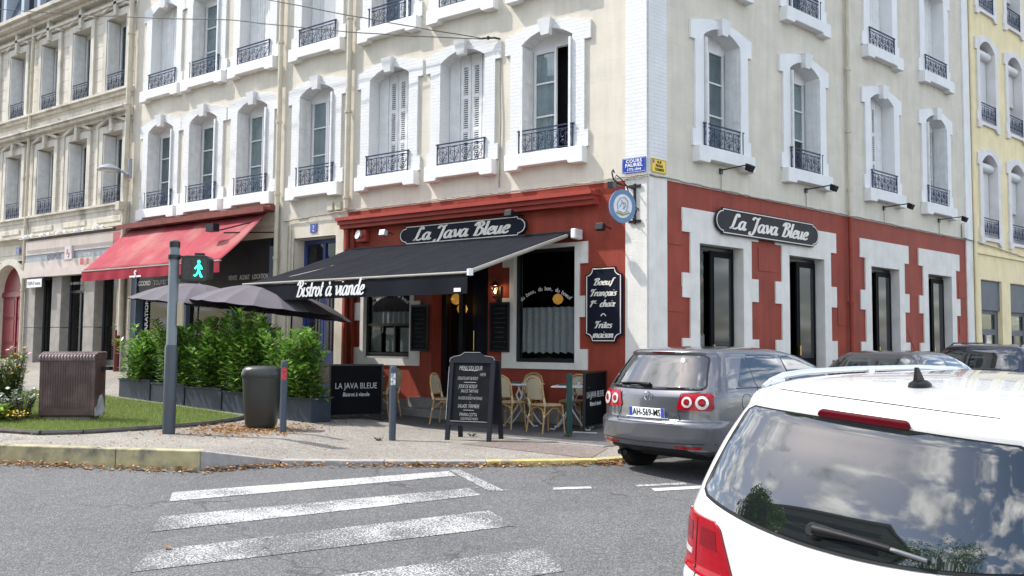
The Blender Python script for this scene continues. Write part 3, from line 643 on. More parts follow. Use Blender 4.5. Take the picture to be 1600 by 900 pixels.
for x0, x1 in ((-8.88, -8.51), (-8.29, -7.92)):
    MB().box(x0, x1, .322, .329, 1.25, 2.6).build('door_glass', mat('dark_glass', (.02, .022, .028), .08), d)
    g = MB()
    for i in range(3): g.box(x0 + .08 + i * .1, x0 + .095 + i * .1, .305, .32, 1.25, 2.6)
    for i in range(5): g.box(x0, x1, .306, .319, 1.4 + i * .26, 1.415 + i * .26)
    g.build('grille', IRON, d)
for x0, x1 in ((-8.98, -8.44), (-8.36, -7.82)): MB().box(x0, x1, .34, .345, 3.02, 3.7).build('transom_pane', mat('dark_glass'), d)
MB().box(-9.1, -7.7, .4, .5, -.1, 3.8).build('dark_room', DARK, d)
# music shop bay below the red awning
SHOPG = mat('blue_grey_shopfront', (.10, .125, .17), .45, .1, 4); DG = mat('charcoal_fascia', (.022, .022, .025), .5, .2, 3)
wallmesh(-15.95, -9.5, -.1, 4.29, [(-15.75, -9.72, .5, 4.2)]).build('wall', PLAST, CB)
b = MB(); b.box(-15.75, -15.5, .0, .3, .4, 3.9); b.box(-9.95, -9.72, .0, .3, .2, 3.7); b.box(-15.5, -9.95, .05, .3, .4, 1.05); b.box(-13.5, -13.35, .1, .3, 1.05, 2.75); b.box(-11.6, -11.45, .1, .3, 1.05, 2.75)
s = b.build('shopfront', SHOPG, CB)
MB().box(-15.5, -9.95, .04, .3, 2.78, 3.9).build('fascia', DG, s)
MB().box(-15.5, -9.95, .22, .226, 1.05, 2.78).build('pane', GLASSD, s); MB().box(-15.6, -9.8, .8, .85, .4, 3.3).build('dark_room', DARK, s)
MB().box(-15.75, -9.72, .0, .35, 3.9, 4.2).build('fascia_panel', mat('beige_panel', (.5, .43, .33), .7, .08), s)
LETG = mat('grey_lettering', (.45, .44, .42), .5, .05)
text('ACCORD   TOUTES TECHNIQUES', LETG, s, (-14.35, .036, 3.0), .17, sx=.95, bold=.003); text('VENTE   ACHAT   LOCATION', LETG, s, (-10.78, .036, 3.0), .16, sx=.72, bold=.003)
o = text('REPARATION', LETW, s, (-15.3, .21, 2.0), .2, bold=.006); o.rotation_euler = (0, -math.pi / 2, 0)
# drain pipes
def pipe(parent, pts, r=.055, m=PIPE, rz=0, collars=()):
    o = MB().tube(pts, r, 10).build('drainpipe', m, parent, rz=rz, smooth=50)
    for z in collars:
        p0 = next((Vector(pts[i]).lerp(Vector(pts[i + 1]), (z - pts[i][2]) / (pts[i + 1][2] - pts[i][2])) for i in range(len(pts) - 1) if min(pts[i][2], pts[i + 1][2]) <= z <= max(pts[i][2], pts[i + 1][2])), None)
        if p0: MB().cyl((p0.x, p0.y, z - .03), (p0.x, p0.y, z + .03), r + .018, 10).build('pipe_collar', m, o)
    return o
pipe(CB, [(-9.6, -.1, .0), (-9.6, -.1, 13.5)], collars=(1.8, 3.4, 4.9, 6.6, 8.5)); pipe(CB, [(-7.28, -.1, 4.35), (-7.28, -.1, 13.5)], .06, collars=(4.6, 6.5, 8.6))
pipe(CB, [(6.76, -.08, 4.3), (6.76, -.08, 13.5)], .045, collars=(4.9, 6.2, 7.6), rz=A2); pipe(CB, [(6.76, -.08, .0), (6.76, -.08, 4.3)], .05, RED, A2, (1.2, 2.4))
pipe(CB, [(-9.3, -.03, .1), (-9.3, -.03, 4.15)], .02); pipe(CB, [(-9.18, -.03, .1), (-9.18, -.03, 4.15)], .016)
for x in (-7.85, -7.6): MB().box(x - .09, x + .09, -.07, .0, 4.36, 4.55).build('junction_box', PIPE, CB, bevel=.01)
MB().box(12.75, 12.95, -.1, -.03, 4.35, 4.75).build('junction_box', GREYW, CB, rz=A2)
# ---------------------------------------------------------------- beige stone building on the left
STONE = brickmat('beige_stone', (.64, .595, .505), (.22, .2, .17), 7., .345, .9, var=.1, rough=.85, msize=.010, streak=.22, coarse=.6)
STONES = mat('beige_carved_stone', (.6, .56, .48), .85, .12, 2.5, .4, 40, streak=.25, col2=(.33, .3, .25), c2s=1.5, c2p=(.56, .72))
GST = mat('grey_granite', (.30, .28, .255), .8, .15, 4, .4, 60, fine=.12)
SB = tag(empty('stone_building', (-15.96, 0, 0)), 'old beige stone building with slate mansard roof and pediment windows', 'building')
SX = [-22.65 + 15.96, -20.62 + 15.96, -18.73 + 15.96, -16.84 + 15.96]; SX = [-8.6] + SX
def awindow(parent, x, z, top):
    fw = .52; h = top - z
    b = MB(); b.box(-fw, -fw + .07, .34, .41, 0, h); b.box(fw - .07, fw, .34, .41, 0, h); b.box(-fw + .07, fw - .07, .34, .41, h - .1, h); b.box(-.035, .035, .33, .4, 0, h - .1)
    w = put('window', wmesh('window|s%.2f' % h, lambda: b, FRAME), parent, (x, 0, z))
    def sur():
        q = MB(); q.box(-fw - .17, -fw, -.07, .42, 0, h); q.box(fw, fw + .17, -.07, .42, 0, h); q.box(-fw - .17, fw + .17, -.07, .42, h, h + .2); q.box(-fw, fw, -.02, .42, -.03, .0)
        for s in (-1, 1): q.prism([(s * (fw + .2), h + .2), (s * (fw + .2), h + .28), (0, h + .5), (0, h + .42)], -.13, 0)
        return q
    put('surround', wmesh('surround|s%.2f' % h, sur, STONES), w)
    put('keystone', wmesh('keystone|s%.2f' % h, lambda: MB().box(-.07, .07, -.16, 0, h + .02, h + .6).box(-.1, .1, -.19, 0, h + .6, h + .68), STONES), w)
    put('railing', wmesh('railing|s', lambda: railing_mb(.52, .52, -.03), IRON), w)
    for s in (-1, 1): put('shutter', wmesh('shutter|s%d%.2f' % (s, h), lambda: MB().box(s * (fw - .05), s * (fw - .01), -.05, .3, .02, h - .04).box(s * (fw - .055), s * (fw - .05), .0, .26, h * .42, h * .42 + .03), SHUTB), w)
    for s in (-1, 1): put('pane', wmesh('pane|s%d%.2f' % (s, h), lambda: MB().box(s * .035, s * (fw - .07), .37, .375, 0, h - .1), GLASS), w)
    put('curtain', wmesh('curtain|s%.2f' % h, lambda: curtain_mb(-.5, .5, 0, h - .1, .46), CURT), w)
    put('dark_room', wmesh('dark_room|s%.2f' % h, lambda: MB().box(-.6, .6, .55, .6, -.1, h + .1), DARK), w)
    return w
hs = []
for x in SX:
    for z, t in ((5.30, 7.36), (8.55, 10.68)): awindow(SB, x, z, t); hs.append((x - .53, x + .53, z, t))
wallmesh(-16, 0, 4.95, 11.35, hs).build('wall', STONE, SB)
MB().box(-16, .02, .9, 9, -.2, 11.3).build('core', DARK, SB)
def band(parts, name='cornice', x0=-16, x1=.0, m=STONES, parent=SB):
    b = MB()
    for y, z0, z1 in parts: b.box(x0, x1, y, .0, z0, z1)
    return b.build(name, m, parent)
band([(-.09, 5.12, 5.24), (-.16, 5.24, 5.3)]); band([(-.14, 7.72, 7.82), (-.28, 7.82, 7.92), (-.34, 7.92, 7.97)]); band([(-.1, 8.38, 8.48), (-.17, 8.48, 8.545)]); band([(-.1, 10.95, 11.02), (-.16, 11.02, 11.1)])
band([(-.2, 11.3, 11.42), (-.38, 11.42, 11.55), (-.5, 11.55, 11.66)]); band([(-.06, 4.7, 5.12), (-.22, 4.62, 4.7)])
for x in SX:
    for z in (4.78, 8.06): MB().box(x - .62, x + .62, -.1 if z < 6 else -.04, 0, z, z + .16).build('panel', STONES, SB, bevel=.015)
    MB().box(x - .98, x - .86, -.02, .0, 5.3, 7.7).build('chase', STONES, SB)
SLATE = brickmat('slate_roof', (.10, .12, .16), (.04, .045, .06), .22, .14, .6, var=.2, rough=.5)
b = MB(); b.quad((-16, -.35, 11.66), (0, -.35, 11.66), (0, .55, 14.3), (-16, .55, 14.3)); b.build('mansard_roof', SLATE, SB)
for x in (-7.4, -5.2):
    b = MB(); b.box(x - .6, x - .42, -.45, .5, 11.66, 13.6); b.box(x + .42, x + .6, -.45, .5, 11.66, 13.6); b.box(x - .7, x + .7, -.5, .5, 13.6, 13.8); d = b.build('dormer', mat('zinc_blue', (.35, .4, .46), .4, .1), SB)
    MB().box(x - .42, x + .42, -.3, -.25, 11.7, 13.6).build('pane', mat('dark_glass'), d)
pipe(SB, [(-5.6, -.13, .7), (-5.6, -.13, 11.3)], .05, collars=(3, 5, 6.6, 8.2, 9.9)); pipe(SB, [(-.02, -.14, 1.6), (-.02, -.14, 13)], .07, collars=(4.3, 5.7, 8, 10))
MB().tube([(-.12, -.16, .55), (-.12, -.16, 1.75)], .075, 10).build('pipe_boot', mat('rust_red_pipe', (.14, .035, .03), .5), SB, smooth=50)
MB().box(-.13, .07, -.36, -.2, 5.02, 5.26).build('junction_box', PIPE, SB, bevel=.01)
# shop front of the stone building
PINKP = mat('pale_pink_panel', (.52, .45, .41), .5, .07, 3, streak=.1); BGREY = mat('blue_grey_band', (.22, .25, .28), .4, .08)
wallmesh(-5.7, 0, -.1, 4.6, [(-4.95, -3.95, .8, 3.5), (-3.4, -2.1, .7, 3.5), (-1.55, -.4, .75, 3.5)]).build('shop_wall', GST, SB)
for x0, x1 in ((-5.6, -4.95), (-3.95, -3.4), (-2.1, -1.55), (-.4, -.05)):
    for z0, z1 in ((.3, 1.83), (1.845, 3.5)): MB().box(x0, x1, -.06, .35, z0, z1).build('pier_block', GST, SB, bevel=.012)
for x0, x1 in ((-4.95, -3.95), (-3.4, -2.1), (-1.55, -.4)):
    b = MB(); b.box(x0, x0 + .06, .2, .28, .75, 3.5); b.box(x1 - .06, x1, .2, .28, .75, 3.5); b.box(x0 + .06, x1 - .06, .2, .28, .75, .92)
    if x0 == -3.4: b.box(-2.8, -2.72, .2, .28, .75, 2.9); b.box(-3.34, -2.16, .2, .28, 2.86, 2.94); b.box(-2.55, -2.3, .21, .27, .75, 2.86)
    w = b.build('shop_window', mat('dark_slate_frame', (.03, .036, .045), .4), SB); MB().box(x0 + .06, x1 - .06, .23, .236, .92, 3.5).build('pane', GLASSD, w)
    MB().box(x0, x1, .75, .8, .5, 3.5).build('dark_room', mat('dim_interior', (.05, .05, .048), .9, .4, 2), w)
    MB().box(x0, x1, .0, .3, .45, .75).build('sill', GST, w)
for z0, z1, y, m in ((4.06, 4.5, -.16, PINKP), (3.84, 4.06, -.13, BGREY), (3.6, 3.84, -.18, PINKP), (3.36, 3.6, -.24, PINKP)):
    for i in range(4): MB().box(-5.45 + i * 1.33, -5.45 + (i + 1) * 1.33 - .006, y, .0, z0, z1 - .006).build('fascia_panel', m, SB)
b = MB().tube([(-5.6, -.3, 4.56), (-.3, -.3, 4.56)], .02, 6); b.build('lamp_rail', PIPE, SB)
for x in (-4.9, -3.9, -2.95, -1.95, -.95):
    MB().lathe([(.03, .06), (.09, .02), (.1, -.04)], 10, (x, -.42, 4.58)).build('spot_lamp', mat('aluminium', (.7, .7, .72), .3, .05, metal=.6), SB, smooth=40); MB().lathe([(.02, .04), (.06, 0), (.065, -.04)], 8, (x + .3, -.4, 4.6)).build('spot_lamp', mat('aluminium', (.7, .7, .72), .3, .05, metal=.6), SB, smooth=40)
DLET = mat('dark_grey_lettering', (.08, .08, .09), .4); text('DUPUY', DLET, SB, (-3.75, -.135, 3.945), .2, sx=1.1, bold=.006, spacing=1.2); text('Stores', LETG, SB, (-1.95, -.135, 3.945), .19, sx=1.0, bold=.006)
MB().box(-3.02, -2.62, -.2, -.13, 3.82, 4.22).build('logo_panel', mat('pale_logo', (.55, .5, .5), .5), SB)
script('s', .13, wmax=.25).build('logo', mat('logo_red', (.4, .05, .06), .4), SB, (-2.87, -.202, 4.07)); script('s', .13, wmax=.25).build('logo', mat('logo_red'), SB, (-2.78, -.202, 3.97))
for x, w_ in ((-2.05, .16), (-1.7, .1)): MB().box(x, x + w_, -.25, -.24, 3.62, 3.8).build('red_square', mat('logo_red'), SB)
MB().box(-.5, -.1, -.17, -.16, 3.95, 4.45).build('red_panel', mat('logo_red'), SB)
text('la maison du', LETW, SB, (-3.0, .18, 3.16), .15, sx=.9); text('store', mat('yellow_lettering', (.7, .45, .03), .5), SB, (-2.42, .18, 3.16), .17, bold=.006)
MB().tube([(-2.75 + .33 * math.cos(t / 8 * NA) + .35, .18, 3.22 + .1 * math.sin(t / 8 * NA)) for t in range(9)], .012, 4).build('logo_arc', mat('yellow_lettering'), SB)
MB().box(-5.0, -4.1, -.3, -.29, 3.05, 3.3).build('banner', mat('white_banner', (.7, .7, .7), .6), SB); text('DUPUY stores', DLET, SB, (-4.55, -.303, 3.17), .15, sx=.85)
MB().box(-5.0, -4.05, -.28, .0, 3.28, 3.36).build('awning_box', DG, SB)
# red arched entrance
RDOOR = mat('dark_red_door', (.17, .012, .022), .35, .12, 4)
wallmesh(-16, -5.7, -.1, 4.95, [(-7.72, -5.86, .8, 3.95)]).build('wall', STONE, SB)
b = MB(); o = [(-7.95, .8)] + [(-6.79 - 1.16 * math.cos(t / 12 * NA), 2.95 + 1.1 * math.sin(t / 12 * NA)) for t in range(13)] + [(-5.63, .8), (-5.86, .8)] + [(-6.79 + .93 * math.cos(t / 12 * NA), 2.95 + .9 * math.sin(t / 12 * NA)) for t in range(13)] + [(-7.72, .8)]
b.prism(o, -.05, .35); b.build('door_arch', STONES, SB)
b = MB(); b.box(-7.75, -5.84, .28, .34, .8, 3.95); b.box(-7.72, -5.86, .22, .28, 2.85, 3.0); b.box(-6.83, -6.75, .24, .28, .85, 2.85)
for x0 in (-7.6, -6.65):
    for z0, z1 in ((.95, 1.3), (1.4, 2.1), (2.2, 2.75)): b.box(x0, x0 + .7, .25, .28, z0, z1)
d = b.build('arched_door', RDOOR, SB); MB().box(-6.38, -6.18, .245, .25, 1.7, 1.95).build('notice', LETG, d)
text('4', LETW, tag(MB().box(-.11, .11, -.02, 0, -.11, .11).build('house_number_plate', mat('enamel_blue', (.02, .05, .25), .25), None, (-22.1, -.06, 4.27)), 'small blue house number plate above the arched red door', 'number plate'), (0, -.022, 0), .16)
# ---------------------------------------------------------------- yellow building on the right
YEL = mat('yellow_render', (.80, .68, .42), .85, .07, 2.5, .4, 60, streak=.12); YST = mat('pale_grey_stone', (.68, .655, .64), .8, .08, 3, .3, 50)
yb = r2(13.45); YB = tag(empty('yellow_building', (yb.x, yb.y, 0), A2), 'pale yellow building with grey window surrounds and roller shutters', 'building')
ROLL = mat('white_roller_shutter', (.66, .66, .66), .5, .04); hy = []
for x in (1.25, 3.3, 5.3, 7.3):
    for k, z in enumerate((4.55, 7.78, 11.0)):
        def sur():
            q = MB(); o = [(-.78, -.05), (-.78, .22), (-.72, .22), (-.72, 1.95), (-.82, 1.95), (-.82, 2.28)] + arc(-.7, .7, 2.3, .16, 8) + [(.82, 2.28), (.82, 1.95), (.72, 1.95), (.72, .22), (.78, .22), (.78, -.05)]
            return q.prism(o + [(.53, -.05)] + arc(.53, -.53, 2.05, .25) + [(-.53, -.05)], -.05, .34)
        w = put('window', wmesh('window|y', lambda: MB().box(-.53, -.47, .3, .36, 0, 2.4).box(.47, .53, .3, .36, 0, 2.4).box(-.03, .03, .3, .36, 0, 2.4), FRAME), YB, (x, 0, z))
        put('surround', wmesh('surround|y', sur, YST), w)
        put('sill', wmesh('sill|y', lambda: MB().prism([(-.76, -.05), (-.76, -.24), (-.6, -.24), (-.45, -.14), (.45, -.14), (.6, -.24), (.76, -.24), (.76, -.05)], -.07, .3), YST), w)
        put('railing', wmesh('railing|y', lambda: railing_mb(.52, .5, -.03), IRON), w)
        put('shutter_box', wmesh('shutter_box|y', lambda: MB().tube([(-.5, .16, 1.98), (.5, .16, 1.98)], .13, 10), ROLL, smooth=60), w)
        lo = .0 if x < 2 else .9
        def rs():
            q = MB(); z_ = lo
            while z_ < 1.9: q.box(-.5, .5, .2, .215, z_, z_ + .05); z_ += .055
            return q
        put('roller_shutter', wmesh('roller_shutter|y%.1f' % lo, rs, ROLL), w)
        put('pane', wmesh('pane|y', lambda: MB().box(-.5, .5, .32, .325, 0, 2.2), GLASS), w); put('dark_room', wmesh('dark_room|y', lambda: MB().box(-.6, .6, .5, .55, -.1, 2.5), CURT), w)
        hy.append((x - .6, x + .6, z - .03, z + 2.34))
gh = [(.52, 1.95, .1, 3.32), (2.6, 4.05, .1, 3.32), (4.7, 6.15, .1, 3.32), (6.8, 8.2, .1, 3.32)]
wallmesh(0, 9, -.1, 14, hy + gh).build('wall', YEL, YB); MB().box(0, 9, .9, 9, -.2, 13.8).build('core', DARK, YB); MB().box(-.0, 9, -.35, .3, 14, 14.3).build('cornice', YST, YB)
MB().box(9, 9.02, .0, 9, -.2, 14).build('wall', YEL, YB); MB().box(.1, 9, -.05, 0, 4.02, 4.1).build('string_course', YEL, YB); MB().tube([(.05, -.06, .0), (.05, -.06, 14)], .05, 8).build('drainpipe', YEL, YB, smooth=50)
GSH = mat('slate_grey_panel', (.10, .11, .13), .5, .08)
for x0, x1, z0, z1 in gh:
    b = MB(); b.box(x0, x0 + .1, .12, .2, z0, 2.5); b.box(x1 - .22, x1, .12, .2, z0, 2.5); b.box(x0 + .1, x1 - .22, .12, .2, 2.4, 2.5); b.box(x0 + .1, x1 - .22, .12, .2, 1.82, 1.98); b.box(x0 + .5, x0 + .6, .12, .2, z0, 1.82)
    w = b.build('shop_window', GSH, YB); MB().box(x0, x1, .06, .2, 2.5, z1).build('shutter_panel', GSH, w); MB().box(x0 + .1, x1 - .2, .15, .155, z0, 2.45).build('pane', GLASS, w); MB().box(x0, x1, .6, .62, 0, 2.5).build('dark_room', mat('dim_interior'), w)
    b = MB(); b.box(x0 - .02, x0, 0, .2, z0, z1); b.box(x1, x1 + .02, 0, .2, z0, z1); b.box(x0, x1, 0, .2, z1, z1 + .02); b.build('reveal', YEL, w)
# ---------------------------------------------------------------- block across the street, mirrored in the car window
OB = tag(empty('apartment_block', (-22, -34, -.4), R(-14)), 'dark striped apartment block across the street mirrored in the white car window', 'building')
OW = mat('grey_concrete', (.2, .19, .18), .8, .1); OD = mat('dark_ribbon_window', (.02, .022, .025), .15)
MB().box(-11, 11, -7, 6, 0, 16.5).build('wall', OW, OB); MB().box(-11.4, 11.4, -7.4, 6.4, 16.5, 17.2).build('roof', OW, OB)
for k in range(5): MB().box(-10.9, 10.9, 5.9, 6.05, 1.2 + k * 2.9, 2.7 + k * 2.9).build('window_band', OD, OB); MB().box(-11.2, 11.2, 6, 6.7, .4 + k * 2.9, .9 + k * 2.9).build('balcony', OW, OB)
# ================================================================= signs and fittings on the walls
NAVY = mat('navy_sign', (.010, .012, .022), .4, .1, spec=.12); CREAML = mat('cream_lettering', (.72, .68, .61), .5, .06); CHARS = mat('charcoal_sign', (.03, .028, .032), .5, .1, spec=.1)
def signoutline(w, h):
    e = h * .42; pts = [(-w / 2 + e, -h / 2), (w / 2 - e, -h / 2), (w / 2 - e, -h / 2 + .035)]
    pts += [(w / 2 - e + e * math.sin(t / 10 * NA), -(h / 2 - .04) * math.cos(t / 10 * NA)) for t in range(11)]
    pts += [(w / 2 - e, h / 2 - .035), (w / 2 - e, h / 2), (-w / 2 + e, h / 2), (-w / 2 + e, h / 2 - .035)]
    pts += [(-w / 2 + e - e * math.sin(t / 10 * NA), (h / 2 - .04) * math.cos(t / 10 * NA)) for t in range(11)] + [(-w / 2 + e, -h / 2 + .035)]
    return pts
def inset(pts, w, h, d): return [(x * (w - 2 * d) / w, z * (h - 2 * d) / h) for x, z in pts]
def nameboard(loc, rz, w, h, label, m, hh, sx):
    o = empty('shop_sign', loc, rz); tag(o, label, 'sign', 'bistro name boards'); P = signoutline(w, h)
    MB().prism(P, -.035, 0).build('board', m, o); b = MB(); b.tube([(x, -.037, z) for x, z in inset(P, w, h, .03)], .011, 4, closed=True); b.build('border', CREAML, o)
    q = script('La Java Bleue', hh, wmin=.13, wmax=.29); q.v = [(x * sx, y, z) for x, y, z in q.v]; q.build('lettering', CREAML, o, (.02, -.036, -.01)); return o
nameboard((-4.09, -.05, 3.645), 0, 3.22, .40, 'navy name board with cream script above the black awning', NAVY, .15, 1.62)
p = r2(3.6, .06); nameboard((p.x, p.y, 3.745), A2, 3.6, .5, 'charcoal name board with cream script on the side street wall', CHARS, .165, 1.65)
o = tag(empty('menu_sign', (-.825, -.04, 2.13)), 'tall navy board of cream script lines beside the white corner pillar', 'sign')
w, h, c = .74, 1.32, .13; P = []
for sx, sz in ((1, -1), (1, 1), (-1, 1), (-1, -1)):
    a = [(sx * (w / 2 - c * math.cos(t / 5 * NA / 2)), sz * (h / 2 - c * math.sin(t / 5 * NA / 2))) for t in range(6)]
    P += a if sx * sz > 0 else a[::-1]
# concave corners
P = []
for cx, cz, a0 in ((w / 2, -h / 2, 180), (w / 2, h / 2, 270), (-w / 2, h / 2, 0), (-w / 2, -h / 2, 90)):
    P += [(cx + c * math.cos(R(a0 - 90 * t / 5)), cz + c * math.sin(R(a0 - 90 * t / 5))) for t in range(6)]
MB().prism(P, -.035, 0).build('board', NAVY, o); MB().tube([(x, -.037, z) for x, z in inset(P, w, h, .03)], .011, 4, closed=True).build('border', CREAML, o)
for s, z, hh, sx in (('Boeuf', .39, .07, 1.5), ('Français', .2, .07, 1.35), ('choix', .01, .07, 1.35), ('Frites', -.36, .07, 1.4), ('maison', -.53, .07, 1.3)):
    q = script(s, hh, wmin=.12, wmax=.29); q.v = [(x * sx, y, z_) for x, y, z_ in q.v]; q.build('lettering', CREAML, o, (.09 if s == 'choix' else 0, -.036, z))
q = script('1', .07, wmax=.24); q.v = [(x * 1.6, y, z_) for x, y, z_ in q.v]; q.build('lettering', CREAML, o, (-.25, -.036, .01)); q = script('er', .04, wmax=.2); q.build('lettering', CREAML, o, (-.165, -.036, .06))
MB().box(-.2, -.13, -.038, -.035, .02, .027).build('underline', CREAML, o)
MB().tube([(-.05 + .1 * t / 8, -.037, -.2 + .04 * math.sin(t / 8 * NA)) for t in range(9)], .012, 4).build('ornament', CREAML, o)
# street name plates
EBLUE = mat('street_plate_blue', (.03, .06, .33), .25, .05); EYEL = mat('street_plate_yellow', (.75, .5, .02), .35, .05); EW = mat('enamel_white', (.8, .8, .8), .25)
o = tag(empty('street_plate', (-.235, -.045, 4.525)), 'blue enamel street name plate high on the corner, left face', 'street sign'); MB().box(-.23, .23, -.012, 0, -.13, .13).build('plate', EBLUE, o)
b = MB(); b.tube([(-.217, -.013, -.117), (.217, -.013, -.117), (.217, -.013, .117), (-.217, -.013, .117)], .004, 4, closed=True); b.build('border', EW, o)
text('COURS', EW, o, (0, -.014, .072), .08, bold=.0012, spacing=1.1, sx=1.1); text('FAURIEL', EW, o, (0, -.014, .0), .085, bold=.0012, sx=1.08); text('1772-1844', EW, o, (0, -.014, -.075), .064, bold=.0005)
p = r2(.24, .04); o = tag(empty('street_plate', (p.x, p.y, 4.515), A2), 'yellow street name plate high on the corner, right face', 'street sign'); MB().box(-.2, .2, -.012, 0, -.125, .125).build('plate', EYEL, o)
b = MB(); b.tube([(-.187, -.013, -.112), (.187, -.013, -.112), (.187, -.013, .112), (-.187, -.013, .112)], .004, 4, closed=True); b.build('border', NAVY, o)
for s, z in (('RUE', .065), ('PIERRE', 0), ('TERMIER', -.065)): text(s, NAVY, o, (.01, -.014, z), .066, bold=.0008)
MB().prism([(-.17, .1), (-.17, .05), (-.145, .03), (-.12, .05), (-.12, .1)], -.014, -.012).build('crest', mat('crest_purple', (.2, .08, .3), .4), o)
o = tag(MB().box(-.11, .11, -.015, 0, -.1, .1).build('house_number_plate', mat('enamel_blue'), None, (-8.42, -.005, 4.02)), 'small blue house number plate above the blue door', 'number plate'); text('2', EW, o, (0, -.017, .02), .1); text('bis', EW, o, (0, -.017, -.06), .05)
# hanging oval sign on a wrought iron bracket
WI = mat('wrought_iron', (.01, .01, .012), .4, .2, 9)
o = tag(empty('hanging_sign', (-.22, -.04, 3.85)), 'round blue and white bistro sign hanging from a scrolled iron bracket', 'sign')
b = MB(); b.box(-.02, .02, -.03, .0, -.35, .35); b.box(-.12, .12, -.025, -.005, .28, .33); b.box(-.12, .12, -.025, -.005, -.33, -.28)
b.tube([(0, -.02, .25), (0, -.3, .27), (0, -.62, .26), (0, -.75, .32), (0, -.8, .42), (0, -.76, .47), (0, -.72, .43)], .014, 6)
b.tube([(0, -.02, -.3), (0, -.12, -.25), (0, -.16, -.12), (0, -.1, .0), (0, -.16, .12), (0, -.3, .25)], .011, 6); b.tube(spiral(0, -.12, .07, 0, 1.2), .009, 5)
b.tube([(0, -.3, .27), (0, -.5, .36), (0, -.66, .4), (0, -.7, .34)], .01, 5)
b.build('bracket', WI, o, smooth=60)
dsk = empty('sign_disc', (0, -.45, -.1)); dsk.parent = o; dsk.rotation_euler = (0, 0, R(52))
def disc(r, y0, y1, k=36): return [(r * math.cos(2 * NA * i / k), r * 1.22 * math.sin(2 * NA * i / k)) for i in range(k)], y0, y1
RB = mat('sign_blue_ring', (.10, .19, .32), .4); SW_ = mat('sign_white', (.62, .63, .66), .4)
MB().prism(*disc(.235, -.022, .022)).build('ring', RB, dsk); MB().prism(*disc(.165, -.027, .027)).build('face', SW_, dsk)
b = MB()
for P in ([(-.09, -.06), (-.1, .04), (-.05, .13), (.03, .15), (.09, .08), (.09, -.02), (.05, -.08)], [(-.06, -.02), (-.02, .05), (.04, .06), (.06, 0), (.0, -.04)], [(-.03, .1), (.02, .03), (.02, -.06)], [(-.1, -.08), (0, -.12), (.1, -.08)]): b.tube([(x, -.029, z) for x, z in P], .008, 4)
b.build('emblem', mat('emblem_grey', (.2, .22, .26), .5), dsk); MB().tube([(-.12, -.03, -.11), (0, -.03, -.15), (.12, -.03, -.11)], .016, 4).build('ribbon', mat('emblem_olive', (.3, .28, .08), .5), dsk)
for x in (-.1, .1): MB().cyl((x, 0, .26), (x, 0, .36), .006, 5).build('hook', WI, dsk)
MB().box(-.05, .05, -.86, -.74, .16, .26).tube([(0, -.45, .27), (0, -.68, .3), (0, -.78, .25)], .008, 5).build('sign_lamp', WI, o)
# flood lights of the side street wall
FL = mat('black_flood_housing', (.012, .012, .014), .45, .2, 9); FG = mat('flood_glass', (.35, .36, .38), .1)
for x, nm in ((2.08, 'nearest the corner'), (5.05, 'second from the corner'), (8.45, 'third from the corner'), (11.39, 'farthest from the corner')):
    p = r2(x, .01, 4.68); o = tag(empty('flood_light', p, A2), 'black flood light on a wall arm above the side street, ' + nm, 'flood light', 'flood lights on the side wall')
    MB().box(-.04, .04, -.03, .0, -.05, .05).tube([(0, -.02, .02), (.0, -.62, .04)], .013, 6).build('arm', WI, o)
    MB().add([(-.085, -.6, .06), (.085, -.6, .06), (.085, -.71, .0), (-.085, -.71, .0), (-.07, -.57, -.06), (.07, -.57, -.06), (.07, -.66, -.11), (-.07, -.66, -.11)], [(0, 1, 2, 3), (7, 6, 5, 4), (0, 4, 5, 1), (1, 5, 6, 2), (2, 6, 7, 3), (3, 7, 4, 0)]).build('housing', FL, o, bevel=.012)
    MB().tube([(0, -.01, 0), (.01, -.01, -.18), (0, -.01, -.36)], .007, 5).build('cable', CABLE, o)
for loc, nm, rz in (((-2.62, -.42, 3.83), 'at the right end of the front name board', 0), ((-6.0, -.24, 3.72), 'left of the front name board', 0), ((-.75, -.3, 3.46), 'on the red wall below the hanging sign', 0)):
    o = tag(empty('spot_light', loc, rz), 'small dark spot light ' + nm, 'spot light', 'spot lights on the bistro front')
    b = MB(); b.add([(-.08, -.05, .07), (.08, -.05, .07), (.08, .05, .04), (-.08, .05, .04), (-.08, -.08, -.05), (.08, -.08, -.05), (.08, .02, -.07), (-.08, .02, -.07)], [(0, 1, 2, 3), (7, 6, 5, 4), (0, 4, 5, 1), (1, 5, 6, 2), (2, 6, 7, 3), (3, 7, 4, 0)])
    b.build('housing', mat('white_camera', (.6, .6, .6), .4) if loc[0] == -6.0 else FL, o, bevel=.01); MB().tube([(0, .05, 0), (.0, -loc[1] * .6, .03), (.03, -loc[1] - .0, .0)], .012, 5).build('arm', WI, o)
o = tag(empty('alarm_box', (-6.78, -.02, 3.72)), 'red and white siren box on the red wall left of the name board', 'alarm'); MB().box(-.16, .14, -.12, 0, -.13, .13).build('housing', REDW, o, bevel=.02); MB().tube([(.02, -.13, .0), (.0, -.22, .02)], [.05, .1], 10).build('horn', mat('white_camera', (.6, .6, .6), .4), o, smooth=50)
